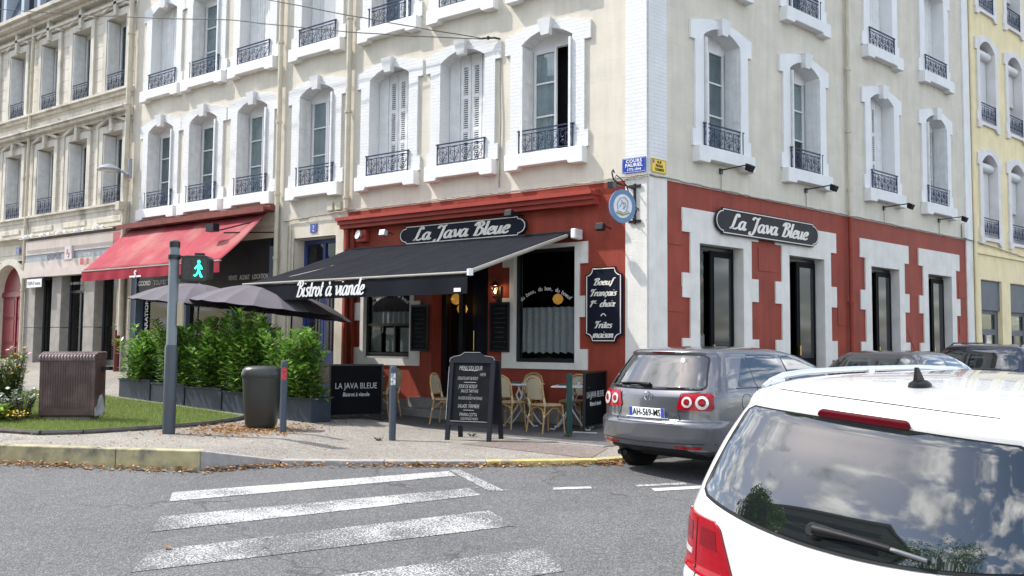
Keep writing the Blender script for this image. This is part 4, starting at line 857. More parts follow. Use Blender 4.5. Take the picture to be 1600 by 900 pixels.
# lit wall lantern beside the entrance
o = tag(empty('wall_lantern', (-3.14, -.02, 2.4)), 'lit lantern on the red wall right of the bistro entrance', 'lantern')
MB().box(-.05, .05, -.03, 0, -.2, .12).tube([(0, -.02, -.12), (0, -.12, -.14), (0, -.14, -.08)], .012, 6).lathe([(.09, .14), (.1, .13), (.02, .22)], 8, (0, -.14, 0)).lathe([(.05, -.1), (.065, -.08), (.065, -.07)], 8, (0, -.14, 0)).build('frame', WI, o)
MB().lathe([(.055, -.07), (.085, .13)], 8, (0, -.14, 0)).build('glass', glassmat('lantern_glass', (.9, .85, .75), .5, .02), o); MB().lathe([(.004, -.04), (.022, 0), (.004, .06)], 8, (0, -.14, .02)).build('bulb', mat('lit_bulb', (1, .8, .5), emit=(1, .72, .35), es=7, var=0), o)
pl = bpy.data.lights.new('bulb_light', 'POINT'); pl.energy = 1.0; pl.color = (1, .7, .4); pl.shadow_soft_size = .04; po = bpy.data.objects.new('bulb_light', pl); COL.objects.link(po); po.parent = o; po.location = (0, -.14, .1)
for loc, nm in (((-4.6, .45, 2.34), 'upper'), ((-4.46, .48, 2.14), 'lower')):
    o = tag(empty('pendant_lamp', loc), nm + ' orange globe pendant glowing inside the bistro doorway', 'lamp', 'globe pendants in the doorway'); MB().lathe([(.02, -.11), (.08, -.08), (.115, 0), (.08, .08), (.02, .11)], 14).build('globe', mat('orange_globe', (.9, .5, .12), .4, emit=(1, .48, .1), es=.3, var=0), o, smooth=60); MB().cyl((0, 0, .11), (0, 0, .8), .005, 4).build('cord', WI, o)
o = tag(empty('pendant_lamp', (-2.1, .42, 2.28)), 'orange globe pendant glowing behind the large bistro window', 'lamp'); MB().lathe([(.02, -.1), (.075, -.07), (.105, 0), (.075, .07), (.02, .1)], 14).build('globe', mat('orange_globe'), o, smooth=60); MB().cyl((0, 0, .11), (0, 0, .8), .005, 4).build('cord', WI, o)
# slate menu boards at the door
SL = mat('slate_board', (.010, .011, .013), .7, .3, 5, spec=.08); CH = mat('chalk', (.5, .5, .48), .9, .2, 60); CHD = mat('faded_chalk', (.13, .14, .14), .9, .2, 60)
for x0, x1, nm in ((-5.36, -4.89, 'left'), (-3.33, -2.87, 'right')):
    o = tag(empty('slate_menu', ((x0 + x1) / 2, -.05, 1.75)), 'black slate menu board on the red wall %s of the entrance' % nm, 'menu board', 'slate menus by the door'); w = (x1 - x0) / 2
    b = MB(); b.box(-w, -w + .035, -.03, 0, -.47, .47); b.box(w - .035, w, -.03, 0, -.47, .47); b.box(-w + .035, w - .035, -.03, 0, .43, .47); b.box(-w + .035, w - .035, -.03, 0, -.47, -.43); b.build('frame', BLACKP, o); MB().box(-w + .035, w - .035, -.015, 0, -.43, .43).build('slate', SL, o)
    for k in range(9):      # illegible chalk lines
        hw_ = random.uniform(.09, .17); MB().tube([(-hw_ + 2 * hw_ * q / 24, -.0165, .35 - k * .09 + random.uniform(-.012, .016)) for q in range(25)], .0022, 3).build('chalk_line', CHD, o)
# cables
def cab(name, pts, r, label=None, m=CABLE, sag=0, k=14, parent=None):
    P = []
    for i in range(len(pts) - 1):
        a, c = Vector(pts[i]), Vector(pts[i + 1])
        for q in range(k): t = q / k; P.append(a.lerp(c, t) - Vector((0, 0, sag * 4 * t * (1 - t))) + Vector((0, 0, random.uniform(-1, 1) * r * .7)))
    P.append(Vector(pts[-1])); o = MB().tube(P, r, 5).build(name, m, parent, smooth=60)
    return tag(o, label, 'cable') if label else o
cab('facade_cable', [(-9.4, -.04, 4.24), (-7.3, -.06, 4.32), (-3.5, -.05, 4.31), (-.4, -.06, 4.33), (0.02, -.07, 4.34)], .016, 'grey cable bundle along the top of the red bistro front', k=30)
cab('facade_cable', [(-7.3, -.07, 4.29), (-4.2, -.05, 4.34), (-.6, -.07, 4.30), (.02, -.06, 4.3)], .01, 'thin slack cable under the bundle above the bistro front', k=30)
pts = [(*r2(t, .05).xy, z) for t, z in ((.0, 4.34), (3, 4.31), (7, 4.33), (10, 4.32), (13.4, 4.33), (18, 4.1))]; cab('facade_cable', pts, .015, 'grey cable along the top of the red side street wall', k=20)
BLK = mat('black_cable', (.03, .03, .03), .6)
o = tag(empty('wire_anchor', (-3.17, -.03, 7.33)), 'dark insulator anchor holding overhead wires on the cream wall', 'anchor'); MB().tube([(0, 0, 0), (-.1, -.06, .03), (-.35, -.12, .05)], .02, 6).lathe([(.01, -.04), (.035, -.02), (.035, .02), (.01, .04)], 8, (-.22, -.1, .04)).build('insulator', WI, o); MB().tube([(0, .02, -.05), (.0, .01, -.8), (.03, 0, -1.6), (.0, 0, -2.9)], .012, 5).build('down_cable', CABLE, o)
cab('overhead_wire', [(-3.5, -.14, 7.38), (-11.83, -1.04, 10.14), (-25, -2.4, 14.6)], .011, 'overhead wire rising steeply left from the wall anchor', BLK, .05)
cab('overhead_wire', [(-3.5, -.14, 7.36), (-10.5, -.9, 9.0), (-19.76, -1.95, 10.95), (-34, -3.6, 14)], .011, 'long overhead wire crossing the upper left facades', BLK, .06)
# street lamp on the wall
o = tag(empty('wall_street_lamp', (-15.75, -.16, 6.1)), 'grey disc shaped street lamp bracketed to the wall between two facades', 'street lamp'); LG = mat('lamp_grey', (.25, .27, .3), .4, .08)
MB().cyl((0, 0, -.2), (0, 0, .34), .055, 10).build('post', LG, o, smooth=50); MB().tube([(0, -.02, -.12), (-.12, -.12, -.03), (-.22, -.2, .02)], [.065, .045, .035], 8).build('arm', LG, o, smooth=50)
MB().lathe([(.22, -.03), (.31, -.02), (.31, .015), (.2, .1), (.09, .15), (.02, .16)], 24, (-.42, -.36, .02)).build('head', LG, o, smooth=40); MB().lathe([(.02, -.07), (.15, -.06), (.22, -.03)], 20, (-.42, -.36, .02)).build('diffuser', mat('lamp_glass', (.5, .52, .5), .2), o, smooth=60)
# ---------------------------------------------------------------- awnings
BAW = mat('black_awning_cloth', (.016, .017, .022), .95, .12, 1.5, .1, 200, spec=.05); BAL = mat('cream_bar', (.30, .28, .24), .4, .05); WPL = mat('white_plastic', (.7, .7, .7), .4)
o = tag(empty('black_awning', (0, 0, 0)), 'black sloping awning with white script on its valance above the terrace', 'awning')
AX0, AX1, AZ0, AZ1, AP = -7.12, -1.5, 3.42, 2.53, 2.85
b = MB(); b.grid(lambda u, v: (AX0 + (AX1 - AX0) * u + (.0 if u < .5 else -.12 * v * (u - .5) * 2), -.2 - (AP - .2) * v, AZ0 + (AZ1 - AZ0) * v - .065 * math.sin(v * NA) * (.75 + .25 * math.sin(u * 19)) + .006 * math.sin(u * 60 + v * 4) + .008 * math.sin(v * 23 + u * 6) * (1 - v)), 60, 24)
b.build('canopy', BAW, o, smooth=60).modifiers.new('thick', 'SOLIDIFY').thickness = .004
for k in range(1, 5):
    x = AX0 + (AX1 - AX0) * k / 5; MB().tube([(x, -.2 - (AP - .2) * v / 8, AZ0 + (AZ1 - AZ0) * v / 8 - .05 * math.sin(v / 8 * NA) * (.75 + .25 * math.sin(k / 5 * 19)) + .006) for v in range(9)], .004, 4).build('seam', mat('awning_seam', (.06, .062, .07), .8), o)
AX1b = AX1 - .12
MB().box(AX0 - .02, AX1b + .02, -AP - .035, -AP + .025, AZ1 - .022, AZ1 + .016).build('front_bar', BAL, o, bevel=.012)
b = MB(); b.grid(lambda u, v: (AX0 + (AX1b - AX0) * u, -AP - .012 - .012 * math.sin(u * 34) * v, AZ1 - .03 - (.30 + (.03 if u > .9 else 0) * (u - .9) * 0) * v), 70, 4); b.build('valance', BAW, o, smooth=60)
script('Bistrot à viande', .166, wmin=.1, wmax=.25, ext=.003).build('lettering', LETW, o, (-4.7, -AP - .04, AZ1 - .17))
MB().box(-1.88, -1.74, -AP - .03, -AP - .027, AZ1 - .3, AZ1 - .24).build('maker_label', LETW, o)
MB().box(AX0 - .05, AX1 + .12, -.24, -.04, AZ0 - .08, AZ0 + .03).build('cassette', BAW, o, bevel=.02)
MB().box(AX1 + .13, AX1 + .23, -.3, -.04, AZ0 - .12, AZ0 + .06).build('end_bracket', WPL, o, bevel=.02); MB().lathe([(.0, -.06), (.05, -.05), (.05, .05), (0, .06)], 10, (AX1b + .04, -AP, AZ1)).build('bar_cap', WPL, o, smooth=50)
b = MB(); b.tube([(AX1 + .02, -.25, AZ0 - .06), (AX1b - .0, -AP, AZ1 - .0)], .035, 6); b.build('side_arm', BAL, o, smooth=50); MB().tube([(AX0 + .3, -.25, AZ0 - .12), (AX0 + .9, -1.5, 2.9), (AX0 + .3, -AP, AZ1 - .05)], .03, 6).build('folding_arm', BAL, o)
RAW = mat('red_awning_cloth', (.31, .048, .066), .85, .12, 1.2, .15, 200, col2=(.34, .13, .12), c2s=.9, c2p=(.48, .7), streak=.15); RAV = mat('red_awning_valance', (.27, .02, .035), .75, .12, 2)
o = tag(empty('red_awning', (0, 0, 0)), 'faded red awning over the shop left of the blue door', 'awning'); X0, X1 = -15.62, -9.82
b = MB(); b.grid(lambda u, v: (X0 + (X1 - X0) * u, -.2 - 1.25 * v, 4.46 - 1.2 * v - .03 * math.sin(v * NA) * (1 + .4 * math.sin(u * 14)) + .007 * math.sin(u * 45 + v * 5)), 50, 14); b.build('canopy', RAW, o, smooth=60).modifiers.new('thick', 'SOLIDIFY').thickness = .004
MB().box(X0 - .02, X1 + .02, -1.48, -1.43, 3.225, 3.255).build('front_bar', BAL, o); b = MB(); b.grid(lambda u, v: (X0 + (X1 - X0) * u, -1.47 - .015 * math.sin(u * 60) * v, 3.225 - .25 * v), 80, 3); b.build('valance', RAV, o, smooth=60)
b = MB(); b.box(-15.75, -9.6, -.5, -.02, 4.5, 4.56); b.box(-15.75, -9.6, -.5, -.46, 4.44, 4.5); b.box(-15.75, -9.6, -.3, -.02, 4.56, 4.62); b.build('hood', mat('dull_red_hood', (.2, .06, .05), .6, .2, 3, streak=.25), o)
for k in (0.32, .66): x = X0 + (X1 - X0) * k; MB().tube([(x, -.2 - 1.25 * v / 6, 4.464 - 1.2 * v / 6 - .02 * math.sin(v / 6 * NA)) for v in range(7)], .004, 4).build('seam', mat('red_seam', (.5, .16, .16), .8), o)
script('s', .16, wmin=.15, wmax=.3).build('logo', LETW, o, (-13.1, -1.5, 3.1)); MB().box(-13.35, -12.85, -1.497, -1.492, 2.99, 3.03).build('logo_bar', LETW, o)

b = MB(); b.tube([(X1 - .15, -.25, 4.3), (X1 - .75, -.95, 4.02)], .018, 6); b.tube([(X1 + .15, -.1, 4.0), (X1 - .6, -.95, 3.95)], .018, 6); b.box(X1 - 1.0, X1 - .72, -1.15, -.98, 3.98, 4.16); b.build('flood_lamp', FL, o)
# ================================================================= street furniture
DGR = mat('dark_grey_metal', (.045, .055, .07), .4, .1, 5); MGR = mat('mid_grey_paint', (.20, .23, .25), .45, .08, 4, streak=.1)
x, y = -4.29, -6.21; z = gz(x, y)
o = tag(empty('pedestrian_signal', (x, y, z)), 'grey pole with pedestrian signal showing a green walking man', 'traffic signal')
MB().lathe([(.088, 0), (.088, 1.22), (.08, 1.25)], 20).build('lower_sleeve', DGR, o, smooth=40); MB().lathe([(.07, 1.2), (.07, 2.66)], 20).build('pole', MGR, o, smooth=40); MB().lathe([(.076, 2.64), (.076, 2.72), (.05, 2.74)], 20).build('cap', BLACKP, o, smooth=40)
bx = RT2; az = math.atan2(bx.y, bx.x)
arm = MB().lathe([(.09, 2.47), (.09, 2.53)], 16).box(.05, .42, -.02, .02, 2.49, 2.52).box(.30, .42, -.03, .05, 2.5, 2.56); arm.build('arm', BLACKP, o, rz=az)
hd = put('signal_head', None, o, (.335 * bx.x, .335 * bx.y, 2.33), az)
def rrect(w, h, r, k=5):
    P = []
    for cx, cz, a0 in ((w / 2 - r, -h / 2 + r, -90), (w / 2 - r, h / 2 - r, 0), (-w / 2 + r, h / 2 - r, 90), (-w / 2 + r, -h / 2 + r, 180)): P += [(cx + r * math.cos(R(a0 + 90 * t / k)), cz + r * math.sin(R(a0 + 90 * t / k))) for t in range(k + 1)]
    return P
MB().prism(rrect(.40, .38, .07), -.1, .1).build('housing', mat('black_plastic', (.012, .012, .013), .35), hd, bevel=.01); MB().prism(rrect(.34, .3, .04), -.102, -.095).build('lens', mat('signal_lens', (.004, .004, .005), .15), hd)
def man(b, cx, step):
    b.prism([(cx + .022 * math.cos(t / 8 * NA * 2), .098 + .026 * math.sin(t / 8 * NA * 2)) for t in range(8)], -.112, -.103)
    def limb(pts, w):
        for i in range(len(pts) - 1):
            (x0, z0), (x1, z1) = pts[i], pts[i + 1]; d = Vector((x1 - x0, z1 - z0)).normalized() * w; nx, nz_ = -d.y, d.x; b.prism([(x0 + nx, z0 + nz_), (x0 - nx, z0 - nz_), (x1 - nx, z1 - nz_), (x1 + nx, z1 + nz_)], -.112 - .0003 * i, -.103)
    limb([(cx, .07), (cx, -.02)], .017)
    if step: limb([(cx, -.02), (cx - .018, -.07), (cx - .052, -.105)], .012); limb([(cx - .05, -.104), (cx - .068, -.09)], .009); limb([(cx, -.02), (cx + .022, -.07), (cx + .036, -.115)], .012); limb([(cx + .032, -.116), (cx + .056, -.108)], .009); limb([(cx, .06), (cx - .04, .02), (cx - .054, -.005)], .01); limb([(cx, .06), (cx + .034, .03), (cx + .044, -.01)], .01)
    else: limb([(cx - .012, -.02), (cx - .012, -.115)], .01); limb([(cx + .014, -.02), (cx + .014, -.115)], .01); limb([(cx - .012, .06), (cx - .04, -.01)], .009); limb([(cx + .012, .06), (cx + .04, -.01)], .009)
b = MB(); man(b, .055, True); b.build('walking_man', mat('green_light', (.0, .5, .35), emit=(.05, 1, .66), es=1.3, var=0), hd); b = MB(); man(b, -.085, False); b.build('standing_man', mat('unlit_red_man', (.09, .07, .075), .5), hd)
MB().box(.075, .15, -.045, .035, 1.52, 1.86).build('push_button_box', mat('beige_box', (.45, .38, .25), .5, .1), o, rz=az, bevel=.012)
# bollards
def bollard(x, y, h, r, label, m, sticker=None):
    o = tag(empty('bollard', (x, y, gz(x, y))), label, 'bollard', 'bollards on the pavement'); MB().lathe([(r, -.02), (r, h - .03), (r * .96, h - .01), (r * .8, h)], 18).build('post', m, o, smooth=40); MB().lathe([(r + .003, h - .1), (r + .003, h - .06)], 18, cap=False).build('ring', m, o)
    if sticker:
        a0 = math.atan2(CAMPOS.y - y, CAMPOS.x - x); b = MB(); b.grid(lambda u, v: ((r + .002) * math.cos(a0 - .7 + 1.4 * u), (r + .002) * math.sin(a0 - .7 + 1.4 * u), h - .28 + .2 * v), 8, 1); b.build('sticker', mat(*sticker), o)
bollard(-3.41, -4.91, 1.06, .05, 'dark grey bollard with a red sticker beside the litter bin', mat('bollard_grey', (.065, .08, .105), .45, .1), ('red_sticker', (.45, .05, .05), .5, .6, 30)); bollard(-2.22, -3.85, 1.1, .052, 'dark grey bollard with a torn white sticker left of the chalkboard', mat('bollard_grey'), ('torn_sticker', (.6, .58, .6), .6, .8, 25)); bollard(-.54, -1.61, .98, .048, 'green bollard in front of the terrace tables', mat('bollard_green', (.02, .06, .055), .5, .15))
# litter bin
x, y = -4.15, -4.72; BINM = mat('olive_black_bin', (.028, .03, .027), .35, .1, 3)
o = tag(empty('litter_bin', (x, y, gz(x, y))), 'rounded dark litter bin in a bed of dry leaves', 'litter bin')
prof = [(.2, .03), (.235, .08), (.27, .5), (.29, .78)]; b = MB(); k = 28
def binring(r, z): return [(r * math.copysign(abs(math.cos(2 * NA * i / k)) ** .7, math.cos(2 * NA * i / k)), r * .85 * math.copysign(abs(math.sin(2 * NA * i / k)) ** .7, math.sin(2 * NA * i / k)), z) for i in range(k)]
def loft(b, rings, cap=True):
    vs = [p for r_ in rings for p in r_]; K = len(rings[0]); fs = [(i * K + j, i * K + (j + 1) % K, (i + 1) * K + (j + 1) % K, (i + 1) * K + j) for i in range(len(rings) - 1) for j in range(K)]
    if cap: fs += [tuple(range(K - 1, -1, -1)), tuple(range((len(rings) - 1) * K, len(rings) * K))]
    return b.add(vs, fs)
loft(b, [binring(r, z) for r, z in prof]); b.build('body', BINM, o, rz=az, smooth=50); b = MB(); loft(b, [binring(r, z) for r, z in ((.295, .78), (.305, .8), (.305, .84), (.29, .9), (.25, .945), (.15, .96))]); b.build('lid', BINM, o, rz=az, smooth=50)
b = MB(); [b.tube([(.295 * .93 * s, -.02 + q * .1, .87), (.2 * s, -.02 + q * .1, .935)], .012, 5) for s in (-1, 1) for q in (-1, 0, 1)]; b.build('lid_ribs', BINM, o, rz=az); MB().lathe([(.17, -.03), (.17, .04)], 16).build('foot', BLACKP, o)
# ribbed utility cabinet, leaning a little
x, y = -6.9, -6.22; CABM = mat('dark_brown_cabinet', (.075, .042, .042), .33, .2, 4, .1, 20, col2=(.12, .075, .07), c2s=3)
o = tag(empty('utility_cabinet', (x, y, gz(x, y) + .01), R(36)), 'dark brown ribbed utility cabinet with peeling paint standing on the lawn', 'cabinet'); o.rotation_euler.y = R(-.6)
MB().box(-.36, .36, -.16, .16, -.15, .07).build('plinth', mat('grey_plinth'), o); b = MB(); b.box(-.44, .44, -.2, .2, .06, .97); b.build('housing', CABM, o, bevel=.03)
b = MB(); [b.box(-.39 + i * .039, -.39 + i * .039 + .02, -.209, -.2, .2, .9) for i in range(20)]; b.build('front_ribs', CABM, o)
b = MB(); [b.tube([(-.42 + i * .0495, -.215, .93), (-.42 + i * .0495, -.2, 1.0), (-.42 + i * .0495, -.1, 1.05), (-.42 + i * .0495, .2, 1.05)], .027, 6) for i in range(18)]; b.build('roof_ribs', CABM, o, smooth=60); MB().box(-.45, .45, -.2, .21, .95, 1.045).build('roof', CABM, o, bevel=.03)
MB().prism([(-.18, .07), (.1, .07), (.16, .14), (.12, .3), (.05, .4), (-.03, .38), (-.1, .24), (-.19, .2)], 0, .004).build('peeled_patch', mat('peeled_grey', (.4, .4, .41), .7, .3, 9), o, (.446, 0, .0), R(90)); MB().box(.44, .56, .0, .12, .78, .84).build('handle', BLACKP, o)
# chalkboard menu
o = tag(empty('chalkboard', (-1.38, -2.95, gz(-1.38, -2.95)), math.atan2(.14 + .05, .72)), 'black A-frame chalkboard with the handwritten menu of the day', 'chalkboard'); BW = mat('black_wood', (.014, .015, .022), .55, .2, 6)
t = R(7); fr = put('front_leaf', None, o, (0, -.24, 0)); fr.rotation_euler = (-t, 0, 0); b = MB(); b.box(-.37, -.305, -.02, .02, 0, 1.24); b.box(.305, .37, -.02, .02, 0, 1.24); b.box(-.305, .305, -.02, .02, .22, .29); b.prism([(-.37, 1.16), (-.37, 1.2), (-.34, 1.24), (-.2, 1.26), (-.13, 1.31), (.13, 1.31), (.2, 1.26), (.34, 1.24), (.37, 1.2), (.37, 1.16)], -.022, .022); b.build('frame', BW, fr); MB().box(-.305, .305, -.005, .005, .29, 1.17).build('slate', SL, fr)
b = MB()
for P in ([(-.37, 1.17), (-.365, 1.22), (-.3, 1.255), (-.2, 1.27), (-.13, 1.318), (.13, 1.318)], [(.2, 1.27), (.34, 1.25), (.37, 1.2)], [(-.372, .3), (-.372, 1.1)], [(-.3, .285), (.3, .285)]): b.tube([(x, -.023, z) for x, z in P], .005, 4)
b.build('worn_edge', mat('worn_wood', (.35, .34, .33), .8), fr)
for s, xx, z, sz in (('MENU DU JOUR', -.02, 1.08, .088), ('14€90', .18, .985, .06), ('CROUSTILLANT DE BOEUF', -.06, .925, .062), ('JOUE DE BOEUF', -.05, .805, .07), ('SAUCE TARTARE', -.02, .735, .062), ('ou', .0, .685, .04), ('SAUCISSE DE BOEUF ARTISANALE', .0, .63, .058), ('ou', 0, .575, .04), ('SALADE  FERMIÈRE', -.02, .51, .07), ('PANNA-COTTA', -.02, .385, .066), ('COULIS MANGUE, PASSION', 0, .325, .052)):
    text(s, CH, fr, (xx, -.007, z), sz * 1.12, sx=.54 if len(s) < 20 else .4, shear=.15, bold=-.0012, ext=.0006)
b = MB()
for x0, x1, z in ((-.14, .1, 1.045), (-.12, .08, .865), (-.1, .07, .45)): b.box(x0, x1, -.0075, -.005, z, z + .006)
b.build('chalk_rule', CH, fr); bk = put('rear_leaf', None, o, (0, .24, 0)); bk.rotation_euler = (t, 0, 0); b = MB(); b.box(-.37, -.305, -.02, .02, 0, 1.2); b.box(.305, .37, -.02, .02, 0, 1.2); b.box(-.305, .305, -.015, .015, .22, 1.17); b.build('frame', BW, bk)
# wind screens
def screen(loc, rz, w, label):
    o = tag(empty('wind_screen', (*loc, gz(*loc)), rz), label, 'screen', 'printed terrace screens'); CL = mat('black_canvas', (.006, .0065, .008), .8, .15, 4, spec=.05)
    MB().box(-w / 2, w / 2, -.006, .006, .1, .97).build('canvas', CL, o); b = MB(); b.box(-w / 2 - .012, -w / 2 + .018, -.018, .018, .03, .99); b.box(w / 2 - .018, w / 2 + .012, -.018, .018, .03, .99); b.box(-w / 2 + .018, w / 2 - .018, -.016, .016, .96, .99); b.box(-w / 2 + .018, w / 2 - .018, -.016, .016, .08, .1); b.build('frame', BLACKP, o)
    for s in (-1, 1): MB().box(s * (w / 2 - .05) - .03, s * (w / 2 - .05) + .03, -.2, .2, .0, .012).build('foot', WPL if s < 0 else BLACKP, o)
    text('LA JAVA BLEUE', mat('screen_print', (.5, .5, .5), .7), o, (0, -.009, .60), .15, sx=w * .8, bold=-.001); text('Bistrot à viande', mat('screen_print'), o, (0, -.009, .45), .1, sx=w * .8, shear=.1, bold=.001)
screen((-4.6, -2.3), math.atan2(.91, .42), .98, 'black printed screen standing at the right end of the planters'); screen((-.70, -.56), math.atan2(1.05, -.22), 1.1, 'black printed screen partly hidden by the grey car')
# bistro tables and chairs
TTOP = mat('white_table_top', (.62, .62, .62), .35, .05); TLEG = mat('white_table_iron', (.55, .56, .58), .4, .05)
def table(x, y, rz, label):
    o = tag(empty('bistro_table', (x, y, gz(x, y)), rz), label, 'table', 'terrace tables'); MB().box(-.32, .32, -.32, .32, .715, .74).build('table_top', TTOP, o, bevel=.008)
    for sx in (-1, 1):
        for s in (-1, 1): MB().tube([(s * .02, sx * .25, .71), (s * -.05, sx * .25, .55), (s * .05, sx * .25, .32), (s * .2, sx * .25, .1), (s * .27, sx * .25, .02), (s * .34, sx * .25, .03)], .016, 6).build('leg', TLEG, o, smooth=60)
    MB().cyl((0, -.25, .4), (0, .25, .4), .012, 6).build('stretcher', TLEG, o)
    return o
table(-1.05, -.72, R(25), 'white bistro table behind the green bollard'); table(-2.12, -.66, R(20), 'white bistro table just right of the chalkboard'); table(-5.35, -1.45, R(10), 'white bistro table hidden behind the left printed screen')
for (tx, ty, nm) in ((-1.05, -.72, 'behind the green bollard'), (-2.12, -.66, 'nearer the chalkboard')):
    o = tag(empty('salt_shaker', (tx + .1, ty + .05, gz(tx, ty) + .74)), 'small glass shaker on the table ' + nm, 'shaker', 'shakers on the terrace tables'); MB().lathe([(.024, 0), (.028, .02), (.022, .07)], 10).build('glass', mat('shaker_glass', (.55, .56, .58), .15), o, smooth=50); MB().lathe([(.023, .07), (.02, .09), (.008, .1)], 10).build('lid', MGR, o)
    o = tag(empty('folded_cutlery', (tx - .12, ty - .05, gz(tx, ty) + .741), R(30)), 'dark folded napkin with cutlery on the table ' + nm, 'napkin', 'napkins on the terrace tables'); MB().box(-.1, .1, -.035, .035, 0, .02).build('napkin', BLACKP, o, bevel=.006); MB().box(-.09, .09, -.01, .0, .021, .026).build('knife', MGR, o)
RAT = mat('honey_rattan', (.40, .26, .11), .5, .15, 12); 
def weave():
    m = mat('woven_seat', (.6, .53, .38), .6, .1, 8, coords='obj'); N = m.node_tree.nodes; L = m.node_tree.links; b = N['Principled BSDF']; src = b.inputs['Base Color'].links[0].from_socket
    tcn = N.new('ShaderNodeTexCoord'); mp = N.new('ShaderNodeMapping'); L.new(tcn.outputs['UV'], mp.inputs[0]); ck = N.new('ShaderNodeTexChecker'); L.new(tcn.outputs['Object'], ck.inputs[0]); ck.inputs['Scale'].default_value = 42; q = N.new('ShaderNodeMix'); q.data_type = 'RGBA'
    f = N.new('ShaderNodeMath'); f.operation = 'MULTIPLY'; L.new(ck.outputs['Fac'], f.inputs[0]); f.inputs[1].default_value = .85; L.new(f.outputs[0], q.inputs[0]); L.new(src, q.inputs[6]); q.inputs[7].default_value = (.09, .06, .04, 1); L.new(q.outputs[2], b.inputs['Base Color']); return m
WEAVE = weave(); CM = {}
def chairparts():
    P = []
    def add(n, b, m, s=60): P.append((n, b.mesh(n, m, s)))
    # seat faces -y ; back at +y
    b = MB(); ring = [(.21 * math.copysign(abs(math.cos(t / 24 * 2 * NA)) ** .7, math.cos(t / 24 * 2 * NA)), .21 * math.copysign(abs(math.sin(t / 24 * 2 * NA)) ** .7, math.sin(t / 24 * 2 * NA))) for t in range(24)]
    b.slab(ring, .435, .46); add('seat', b, WEAVE, 30); add('seat_rim', MB().tube([(x * 1.03, y * 1.03, .445) for x, y in ring], .018, 6, closed=True), RAT)
    hoop = [(-.2, .2, .44), (-.205, .235, .6), (-.2, .26, .74), (-.15, .28, .85), (-.06, .287, .895), (.06, .287, .895), (.15, .28, .85), (.2, .26, .74), (.205, .235, .6), (.2, .2, .44)]
    add('back_frame', MB().tube(hoop, .017, 7), RAT)
    b = MB()
    def fn(u, v):
        z = .54 + .33 * v; w = .185 * (1 if v < .55 else math.sqrt(max(0, 1 - ((v - .55) / .48) ** 2))) * (1 if v > .1 else .85 + 1.5 * v); return ((2 * u - 1) * w, .222 + .065 * (z - .5) / .38 + .012 * (1 - (2 * u - 1) ** 2), z)
    b.grid(fn, 8, 12); b.grid(lambda u, v: (fn(1 - u, v)[0], fn(1 - u, v)[1] + .012, fn(1 - u, v)[2]), 8, 12); add('backrest', b, WEAVE)
    add('back_rail', MB().tube([(-.2, .228, .545), (0, .24, .54), (.2, .228, .545)], .011, 6), RAT)
    for sx, y0, y1 in ((-1, -.17, -.2), (1, -.17, -.2), (-1, .19, .26), (1, .19, .26)):
        add('leg', MB().tube([(sx * .185, y0, .45), (sx * .2, (y0 + y1) / 2, .22), (sx * .215, y1, 0)], .015, 7), RAT)
    b = MB()
    for s in (-1, 1): b.tube([(s * .195, -.18, .27), (s * .15, -.19, .38), (0, -.195, .42)], .009, 5); b.tube([(s * .195, -.17, .27), (s * .2, -.05, .4), (s * .2, .05, .4), (s * .2, .21, .27)], .009, 5); b.tube([(s * .195, .215, .27), (s * .14, .21, .38), (0, .2, .42)], .009, 5)
    add('stretcher', b, RAT)
    b = MB()
    for sx, yy in ((-1, -.183), (1, -.183), (-1, .215), (1, .215)): b.cyl((sx * .196, yy, .26), (sx * .198, yy, .29), .021, 7)
    for s in (-1, 1): b.cyl((s * .2, .2, .44), (s * .204, .23, .56), .021, 7)
    add('binding', b, mat('cream_binding', (.55, .47, .3), .6)); return P
CP = chairparts()
for x, y, dx, dy, lab in ((-1.12, -1.38, .3, .95, 'rattan chair with its woven back to the street nearest the green bollard'), (-2.02, -1.2, -.05, 1, 'rattan chair facing the wall just right of the chalkboard'), (-2.28, -.02, .15, -1, 'rattan chair at the wall between the two white tables'), (-1.28, .12 - .12, .2, -1, 'rattan chair at the wall beside the right screen'),
    (-3.3, -1.3, 1, .3, 'rattan chair partly hidden on the left of the chalkboard'), (-2.95, -.35, 1, -.2, 'rattan chair half hidden behind the chalkboard by the wall'), (-5.95, -1.55, 1, .1, 'leftmost rattan chair peeking over the left screen'), (-5.9, -.95, 1, -.3, 'rattan chair back second from left behind the left screen'), (-5.3, -1.62, -1, .1, 'sunlit rattan chair back showing above the left screen'), (-4.85, -1.35, -1, -.2, 'rattan chair behind the bollard right of the left screen')):
    if y > -.3: y = -.32
    o = tag(empty('rattan_chair', (x, y, gz(x, y) + .006), math.atan2(dy, dx) + NA / 2), lab, 'chair', 'rattan terrace chairs')
    for nme, me in CP: put(nme, me, o)
